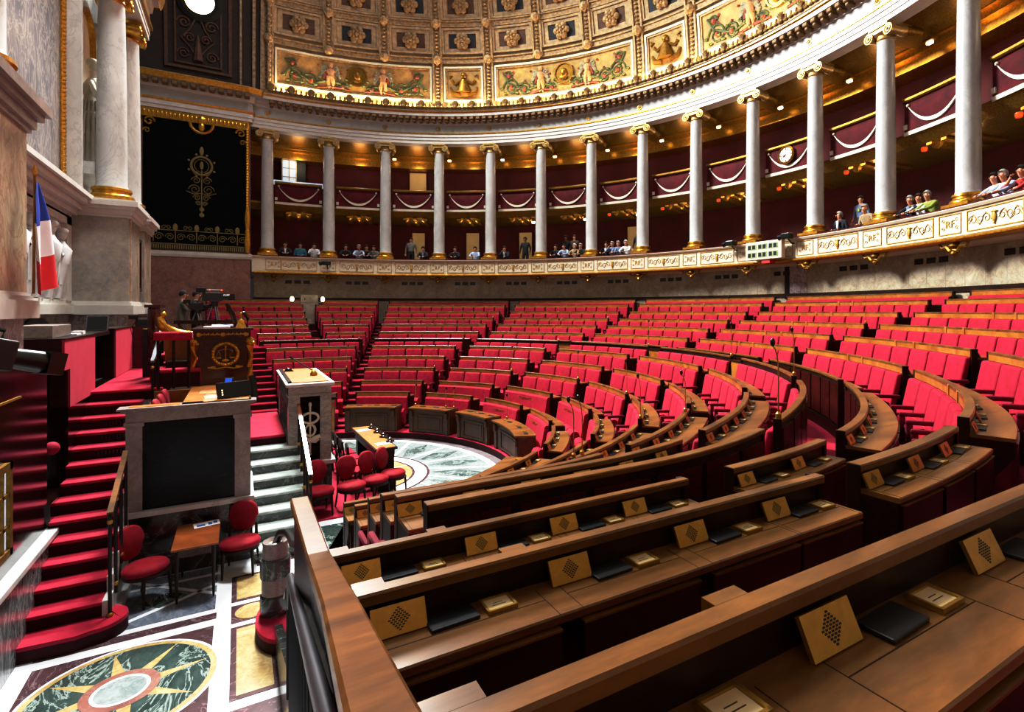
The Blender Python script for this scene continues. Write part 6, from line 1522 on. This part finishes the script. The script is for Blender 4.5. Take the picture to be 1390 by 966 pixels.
# ------------------------------------------------------------------ people
def person(label, loc, rotz, pose='rail', top='c_navy', hair='h_dark', legs='c_black', skin='skin', turn=0, lean=.0, long_hair=False, shirt=None, group='spectators in the gallery'):
    V, Eg, Rd, Tg = [], [], [], []
    def nd(p, r, t, par=None):
        V.append(p); Rd.append(r); Tg.append(t)
        if par is not None: Eg.append((par, len(V) - 1))
        return len(V) - 1
    st = pose in ('stand', 'operate')
    hz = .93 if st else .50
    k = 0 if st else lean + .08
    pel = nd((0, 0, hz), .135, 2)
    w1 = nd((0, .02 + k * .4, hz + .18), .125, 1, pel); ch = nd((0, .03 + k, hz + .40), .15, 1, w1)
    nk = nd((0, .04 + k * 1.2, hz + .54), .052, 0, ch); h1 = nd((0, .06 + k * 1.3, hz + .605), .066, 0, nk)
    h2 = nd((0, .07 + k * 1.35, hz + .685), .08, 0, h1); h3 = nd((0, .06 + k * 1.35, hz + .76), .062, 0, h2)
    ends = []
    for s in (-1, 1):
        sh = nd((s * .19, .03 + k, hz + .47), .07, 1, ch)
        if pose == 'stand': el = (s * .27, .0 + k, hz + .2); ha = (s * .27, .12 + k, hz - .05)
        elif pose == 'operate': el = (s * .25, .12, hz + .22); ha = (s * .12, .38, hz + .3)
        elif pose == 'phone': el = (s * .28, .1 + k, hz + .25); ha = (s * .1, .24 + k, hz + .58) if s > 0 else (s * .1, .3 + k, hz + .2)
        elif pose == 'chin': el = (s * .25, .32 + k, hz + .28); ha = (s * .07, .24 + k * 1.3, hz + .56) if s > 0 else (s * .12, .55, hz + .24)
        elif pose == 'lap': el = (s * .27, .02 + k, hz + .2); ha = (s * .1, .32 + k, hz + .2)
        else: el = (s * .25, .28 + k, hz + .3); ha = (s * .1, .58 + k * .6, hz + .25)
        e1 = nd(el, .05, 1, sh); wr = nd(tuple(el[i] + (ha[i] - el[i]) * .85 for i in range(3)), .034, 1 if shirt != 'short' else 0, e1); hh = nd(ha, .04, 0, wr); ends.append((Vector(el), Vector(ha)))
        hp = nd((s * .095, .02, hz - .04), .10, 2, pel)
        if st: kn = (s * .11, .03, .49); an = (s * .12, .0, .08); ft = (s * .13, .15, .04)
        else: kn = (s * .12, .42, .47); an = (s * .12, .40, .08); ft = (s * .13, .54, .04)
        k1 = nd(kn, .07, 2, hp); a1 = nd(an, .045, 2, k1); nd(ft, .04, 3, a1)
    me = bpy.data.meshes.new('body'); me.from_pydata(V, Eg, []); ob = bpy.data.objects.new('body', me); C.objects.link(ob)
    md = ob.modifiers.new('skin', 'SKIN'); md.use_smooth_shade = True
    for i, sv in enumerate(me.skin_vertices[0].data): sv.radius = (Rd[i] * (1.25 if Tg[i] == 1 and Rd[i] > .1 else 1), Rd[i]); sv.use_root = (i == 0)
    ob.modifiers.new('sub', 'SUBSURF').levels = 1
    ob.modifiers['sub'].render_levels = 1
    dg = bpy.context.evaluated_depsgraph_get(); m2 = bpy.data.meshes.new_from_object(ob.evaluated_get(dg))
    C.objects.unlink(ob); bpy.data.objects.remove(ob)
    vs = [v.co.copy() for v in m2.vertices]; mb = MB(); mb.v = [tuple(v) for v in vs]; VV = [Vector(p) for p in V]
    for p in m2.polygons:
        c = p.center; best = min(range(len(V)), key=lambda i: (VV[i] - c).length - Rd[i] * .8)
        mb.f.append(tuple(p.vertices)); mb.m.append(Tg[best])
    bpy.data.meshes.remove(m2)
    hc = Vector(V[h2])
    def hd(p): return hc + Matrix.Rotation(R(turn), 3, 'Z') @ Vector(p)
    n = hd((0, .092, -.01)); mb.ell(n, .014, .02, .022, 6, 5, 0)
    for s in (-1, 1): mb.ell(hd((s * .083, 0, 0)), .012, .02, .03, 6, 5, 0)
    for el, ha in ends:
        d = (ha - el).normalized(); a = d.cross(Vector((0, 0, 1))); a = a.normalized() if a.length > .1 else Vector((1, 0, 0))
        for q, L in enumerate((.075, .085, .08, .065)):
            b0 = ha + a * (q - 1.5) * .017 + d * .02; mb.tube([b0, b0 + d * L * .6 - Vector((0, 0, .008)), b0 + d * L - Vector((0, 0, .025))], [.009, .008, .007], 5, 0)
        b0 = ha + a * .03; mb.tube([b0, b0 + a * .02 + d * .04, b0 + a * .018 + d * .06], [.01, .009, .007], 5, 0)
    t = thing('person', label, 'person', loc, rotz, group)
    mb.build('body', [skin, top, legs, 'black'], t, True, 80)
    m = MB()
    for s in (-1, 1): m.ell(hd((s * .032, .078, .012)), .012, .008, .008, 6, 4)
    m.build('eyes', 'black', t, True); m = MB(); m.ell(hd((0, .082, -.05)), .022, .008, .006, 6, 4); m.build('mouth', 'c_red', t, True)
    m = MB(); b = MB(); b.ell((0, 0, 0), .103, .112, .122, 16, 12)
    m.v = [tuple(hd((x, (y if y < 0 else y * .9) - .012, max(z, (-.07 if not long_hair else -.12) + max(0, min(1, (y + .06) / .15)) * (.135 if not long_hair else .185)) + .03))) for x, y, z in b.v]; m.f = b.f; m.m = b.m
    if long_hair: m.tube([hd((0, -.07, .0)), hd((0, -.09, -.12)), hd((0, -.08, -.24))], [.08, .075, .03], 8)
    m.build('hair', hair, t, True, 80)
    if top in ('c_navy', 'c_black', 'c_tweed') and shirt != 'short' and shirt:
        m = MB(); y0 = V[ch][1]; m.prism([(-.05, 0), (.05, 0), (.02, -.24), (-.02, -.24)], 0, .03, 0, Matrix.Translation((0, y0 + .125, hz + .5)) @ Matrix.Rotation(R(90), 4, 'X') @ Matrix.Scale(-1, 4, (0, 0, 1)))
        m.build('shirt_front', shirt, t, True)
    return t
def spect(th, label, dr=0, **kw):
    st = kw.get('pose') in ('stand',)
    r = (17.05 if st else 16.42) + dr
    return person(label, (r * cos(R(th)), r * sin(R(th)), 5.98 if st else 5.87), R(th) + pi / 2, **kw)
spect(87.3, 'seated man in dark suit at far left of the gallery, first bay', top='c_navy', shirt='c_white', turn=-30)
spect(85.0, 'seated spectator in teal blouse in the first gallery bay', top='c_teal', pose='lap')
spect(82.8, 'seated spectator in white blouse, hand at mouth, in the first gallery bay', top='c_white', pose='chin')
spect(77.7, 'dark clothed spectator low behind the parapet in second gallery bay', top='c_black', lean=.05)
spect(75.5, 'broad man in light blue shirt leaning forward in second gallery bay', top='c_ltblue', hair='h_grey', lean=.1)
spect(74.2, 'dark clothed spectator leaning on arms beside the blue shirted man', top='c_black', lean=.1)
spect(73.0, 'spectator with light hair and grey top at right of second bay', top='c_grey', hair='h_brown')
spect(66.9, 'standing woman in grey top with long dark hair before the cream door', pose='stand', top='c_grey', long_hair=True, dr=0)
spect(64.4, 'bearded man in dark jacket and bright blue shirt beside the cream door', top='c_navy', shirt='c_blue')
spect(58.6, 'spectator in black at left of the fourth gallery bay', top='c_black')
spect(54.9, 'spectator in pale grey shirt in front of fourth bay door', top='c_ltblue', hair='h_brown')
spect(49.4, 'man in dark jacket resting his head, left of the fifth bay', top='c_navy', pose='chin', shirt='c_white')
spect(46.3, 'standing figure in black raising an arm by the fifth bay door', pose='stand', top='c_black', skin='skin2', dr=0)
spect(39.8, 'woman with dark hair in black at left of the sixth bay', top='c_black', long_hair=True)
spect(38.8, 'standing dark haired visitor in black behind the sixth bay group', pose='stand', top='c_black', skin='skin2')
spect(37.2, 'standing brown haired visitor behind the sixth bay group', pose='stand', top='c_brown', hair='h_brown')
spect(38.1, 'spectator in pale blue top in the middle of the sixth bay group', top='c_ltblue', lean=.08)
spect(36.2, 'white haired spectator in tan jacket in the sixth bay', top='c_tan', hair='h_white')
spect(35.1, 'dark clothed spectator at right end of the sixth bay group', top='c_black', hair='h_grey')
spect(30.3, 'spectator in navy jacket at left of the seventh bay', top='c_navy', shirt='c_white')
spect(29.2, 'spectator in bright blue shirt in the seventh bay', top='c_blue', hair='h_grey', pose='chin')
spect(28.1, 'grey haired spectator in blue shirt leaning in the seventh bay', top='c_blue', hair='h_grey')
spect(26.5, 'spectator in white shirt at right of the seventh bay', top='c_white', hair='h_white', lean=.08)
spect(25.6, 'standing man in black behind the white shirted spectator', pose='stand', top='c_black', hair='h_grey', dr=0)
spect(-8.2, 'grey haired man in dark suit and tie seated left of standing man', top='c_navy', hair='h_grey', shirt='c_white', pose='lap', turn=-40)
spect(-9.0, 'standing man in grey blue shirt and jeans with headset and green badge', pose='stand', top='c_blue', legs='c_jean', turn=25, shirt='short', dr=-.02)
spect(-12.3, 'blonde woman in tan jacket reading papers beside the standing man', top='c_tan', hair='h_blond', pose='lap', lean=.1, dr=-.1)
spect(-17.5, 'grey haired man in navy suit with arm along the parapet', top='c_navy', hair='h_grey', shirt='c_blue', lean=.06)
spect(-18.5, 'woman in white blouse smiling with arm outstretched on the parapet', top='c_white', hair='h_brown', shirt='short', lean=.05)
spect(-19.8, 'grey haired person in lime green top leaning on the parapet', top='c_green', hair='h_grey', lean=.12)
spect(-26.8, 'dark haired spectator beside grey haired man near the last visible column', top='c_white', lean=.1, shirt='short')
spect(-27.8, 'grey haired man in pale blue shirt leaning over the parapet edge', top='c_ltblue', hair='h_grey', lean=.12, shirt='short')
spect(-29.2, 'person in red top with hand on head at right edge of photo', top='c_red', pose='chin', lean=.06, shirt='short')
b_ = tag(MB().box(-.04, -.01, 0, .04, .01, .1, 0, Matrix.Translation((16.872 * cos(R(-9.0)), 16.872 * sin(R(-9.0)), 7.2)) @ Matrix.Rotation(R(-99.0), 4, 'Z')).build('visitor_badge', 'c_green'), 'green badge hanging on the chest of standing man in grey blue shirt', 'badge')
# camera crew on a platform behind the presidential desk
struct(MB().box(-4.6, 5.3, 2.3, -1.2, 8.2, 2.72).build('crew_platform', 'mahog'))
t = thing('platform_barrier', 'dark wooden barrier in front of the camera crew platform', 'barrier', (-2, 5.4, 2.72)); m = MB(); m.box(-2.7, 5.3, 3.5, -1.2, 5.42, 3.6); m.build('top_rail', 'panel', t)
m = MB()
for x in (-2.6, -2.05, -1.5): m.bar((x, 5.36, 2.72), (x + .5, 5.36, 3.5), .06, .06); m.bar((x + .5, 5.36, 2.72), (x, 5.36, 3.5), .06, .06)
m.build('cross_brace', 'mahog', t)
person('camera operator in grey tweed jacket standing at a tripod behind presidential desk', (-2.62, 6.45, 2.72), R(-80), 'operate', 'c_tweed', 'h_dark', 'c_tweed', turn=0, group='camera crew', shirt=None)
person('second crew member in dark clothes behind the tripods', (-2.32, 6.85, 2.72), R(-100), 'operate', 'c_black', 'h_dark', 'c_black', group='camera crew')
def tvcam(label, loc, rz, s=1.0, tripod=0, tilt=0, lens=.35):
    t = thing('broadcast_camera', label, 'camera', loc, rz, 'television cameras'); mt = Matrix.Scale(s, 4) @ Matrix.Rotation(R(tilt), 4, 'X')
    m = MB(); m.rbox(-.11, -.32, -.12, .11, .22, .14, .02, 0, mt); m.rbox(-.12, -.12, -.16, .12, .12, -.11, .01, 0, mt); m.build('camera_body', 'cam_grey', t, True)
    m = MB(); m.tube([mt @ Vector((0, .2, .0)), mt @ Vector((0, .2 + lens, .0))], [.085 * s, .10 * s], 16); m.box(-.11, .2 + lens, -.1, .11, .2 + lens + .14, .1, 0, mt); m.build('lens', 'black', t, True, 40)
    m = MB(); m.tube([mt @ Vector((0, -.2, .14)), mt @ Vector((0, -.2, .22)), mt @ Vector((0, .15, .22)), mt @ Vector((0, .15, .14))], .018 * s, 6); m.build('carry_handle', 'black', t, True)
    m = MB(); m.rbox(.0, -.5, .13, .16, -.24, .28, .02, 0, mt); m.build('viewfinder', 'black', t, True)
    m = MB(); m.tube([mt @ Vector((-.08, -.32, .05)), mt @ Vector((-.16, -.45, -.2)), mt @ Vector((-.12, -.38, -.6))], .012 * s, 6); m.build('cable', 'black', t, True, 60)
    if tripod:
        m = MB(); m.lathe([(.09, -.3 * s), (.09, -.16 * s), (.06, -.13 * s)], 12); m.build('pan_head', 'black', t, True, 40)
        for q in range(3):
            a = q * 2 * pi / 3 + .5
            m = MB(); 
            for e_ in (-.03, .03): m.tube([(.06 * cos(a) - e_ * sin(a), .06 * sin(a) + e_ * cos(a), -.3 * s), (.42 * cos(a) - e_ * sin(a), .42 * sin(a) + e_ * cos(a), -tripod)], .014, 6)
            m.build('leg', 'chrome', t, True)
    return t
tvcam('large television camera on tripod with red tally lights, aimed right, behind presidential desk', (-1.78, 6.2, 4.28), R(-82), .95, 1.56, 0, .2)
tvcam('smaller crew camera on second tripod beside the tweed jacketed operator', (-2.2, 6.3, 4.0), R(-90), .7, 1.28)
tvcam('dark camera mounted against the far pier above the upper railing', (-2.75, .75, 3.62), R(-85), .6, 0, 0, .2)
m = MB(); m.box(-2.82, .66, 2.5, -2.68, .84, 3.5); tag(m.build('camera_pedestal', 'black'), 'slim black pedestal under the camera by the far pier', 'stand')
t = tvcam('big black television camera with long lens at left edge of photo', (-2.72, -7.72, 3.58), R(-40), .85, 0, -14, .28)
m = MB(); m.tube([(-2.7, -7.75, 0), (-2.7, -7.75, 3.5)], .06, 10); m.lathe([(.3, 0), (.3, .05), (.06, .1)], 14, (-2.7, -7.75, 0)); tag(m.build('camera_column', 'cam_grey', smooth=40), 'dark column mount under the big camera at left edge', 'stand')
for x, lb in ((-1.9, 'left'), (-1.6, 'right')):
    m = MB(); m.lathe([(.03, 0), (.03, .03), (.015, .05)], 10, (x, 6.2, 4.46)); tag(m.build('tally_light', 'orange', smooth=50), 'small red tally light on the large television camera, %s one' % lb, 'light')
# fittings on the gallery parapet
def on_par(th, z, d=.12): return (15.5 - d) * cos(R(th)), (15.5 - d) * sin(R(th)), z
for th, lb in ((80.6, 'black spotlight clamped on parapet below the second column'), (5.4, 'black spotlight on the parapet left of pale display board'), (-3.9, 'black spotlight at upper right corner of pale display board')):
    x, y, z = on_par(th, 6.1 if th > 50 else 6.42, .3); t = thing('parapet_spotlight', lb, 'spotlight', (x, y, z), R(th) - pi / 2, 'parapet spotlights')
    m = MB(); m.rbox(-.2, -.16, -.06, .16, .1, .14, .03); m.build('lamp_housing', 'black', t, True); m = MB(); m.tube([(-.2, -.05, .04), (-.34, -.1, .0)], [.08, .1], 10); m.build('lens_hood', 'black', t, True, 40)
    m = MB(); m.tube([(0, 0, -.06), (0, .18, -.2), (0, .3, -.2)], .03, 6); m.build('bracket', 'cam_grey', t, True)
th = -.2; x, y, z = on_par(th, 5.72, .32); t = thing('display_board', 'pale cream display board with six dark green windows on the parapet', 'display', (x, y, z), R(th) - pi / 2)
MB().rbox(-.78, -.1, 0, .78, .1, .66, .02).build('board_case', 'cream', t, True)
m = MB()
for i in range(3):
    for j in range(2): m.box(-.68 + i * .46, -.108, .08 + j * .29, -.68 + i * .46 + .40, -.10, .08 + j * .29 + .2)
m.build('display_window', 'greenlcd', t, True); m = MB(); m.box(-.1, -.05, -.14, .25, .3, 0); m.build('mounting_bracket', 'c_red', t, True)
m = MB()
for i in range(3):
    for j in range(2):
        for k in range(2): m.box(-.66 + i * .46 + k * .19, -.112, .11 + j * .29, -.66 + i * .46 + k * .19 + .13, -.108, .11 + j * .29 + .14)
m.build('dark_segment', 'screen', t, True)
# stone door niche with wall lamps behind the far rows
mt = Matrix.Translation((1.66, 15.0, 0))
t = thing('stone_doorway', 'narrow pale stone doorway at top of the wing stair by the tapestry', 'doorway', (1.7, 15.2, 3.0)); MB().box(1.35, 15.15, 2.9, 2.1, 15.4, 4.62).build('stone_jamb', 'breccia', t); MB().box(2.1, 14.9, 2.9, 2.3, 15.4, 4.4).build('dark_return', 'panel', t)
for x, lb in ((.95, 'left'), (2.25, 'right')):
    t = thing('wall_lamp', 'small lit brass wall lamp beside the stone doorway, %s one' % lb, 'lamp', (x, 14.75, 4.3), 0, 'doorway lamps'); m = MB(); m.ell((0, 0, .1), .09, .09, .13, 10, 7); m.build('lamp_glass', 'lamp', t, True, 60); MB().lathe([(.04, -.1), (.07, -.02), (.03, 0)], 10).build('lamp_base', 'brass', t, True)
m = MB(); m.box(.98, 14.72, 4.22, 2.2, 14.78, 4.26); tag(m.build('steel_bar', 'chrome'), 'thin steel bar between the two doorway lamps', 'bar')

# ------------------------------------------------------------------ lights
lamp('skylight', 'AREA', (1.5, 10.5, 21.5), 4900, (.97, 1.0, .96), 4.5, (R(-36), R(-22), 0), None, R(125))
lamp('side_fill', 'AREA', (.4, 11.0, 18.5), 2200, (1.0, .97, .98), 3.5, (R(-50), R(-32), 0), None, R(95))  # added fill for the right-hand seat backs, no known source there
lamp('tribune_daylight', 'AREA', (.6, -1.0, 21.0), 1200, (.97, 1.0, .98), 3, (R(-10), R(5), 0), None, R(100))
for i in range(34):
    th = 88 - i * 4.4
    if th < -55: break
    lamp('cornice_uplight', 'POINT', (15.55 * cos(R(th)), 15.55 * sin(R(th)), Z0 + .30), 75, (1, .80, .52), .12)
for i in range(13):
    th = COLTH[i] - 4.78
    lamp('gallery_glow', 'POINT', (17.3 * cos(R(th)), 17.3 * sin(R(th)), 11.5), 30, (1, .82, .6), .3)
    lamp('gallery_glow', 'POINT', (17.0 * cos(R(th)), 17.0 * sin(R(th)), 8.2), 12, (1, .75, .5), .25)
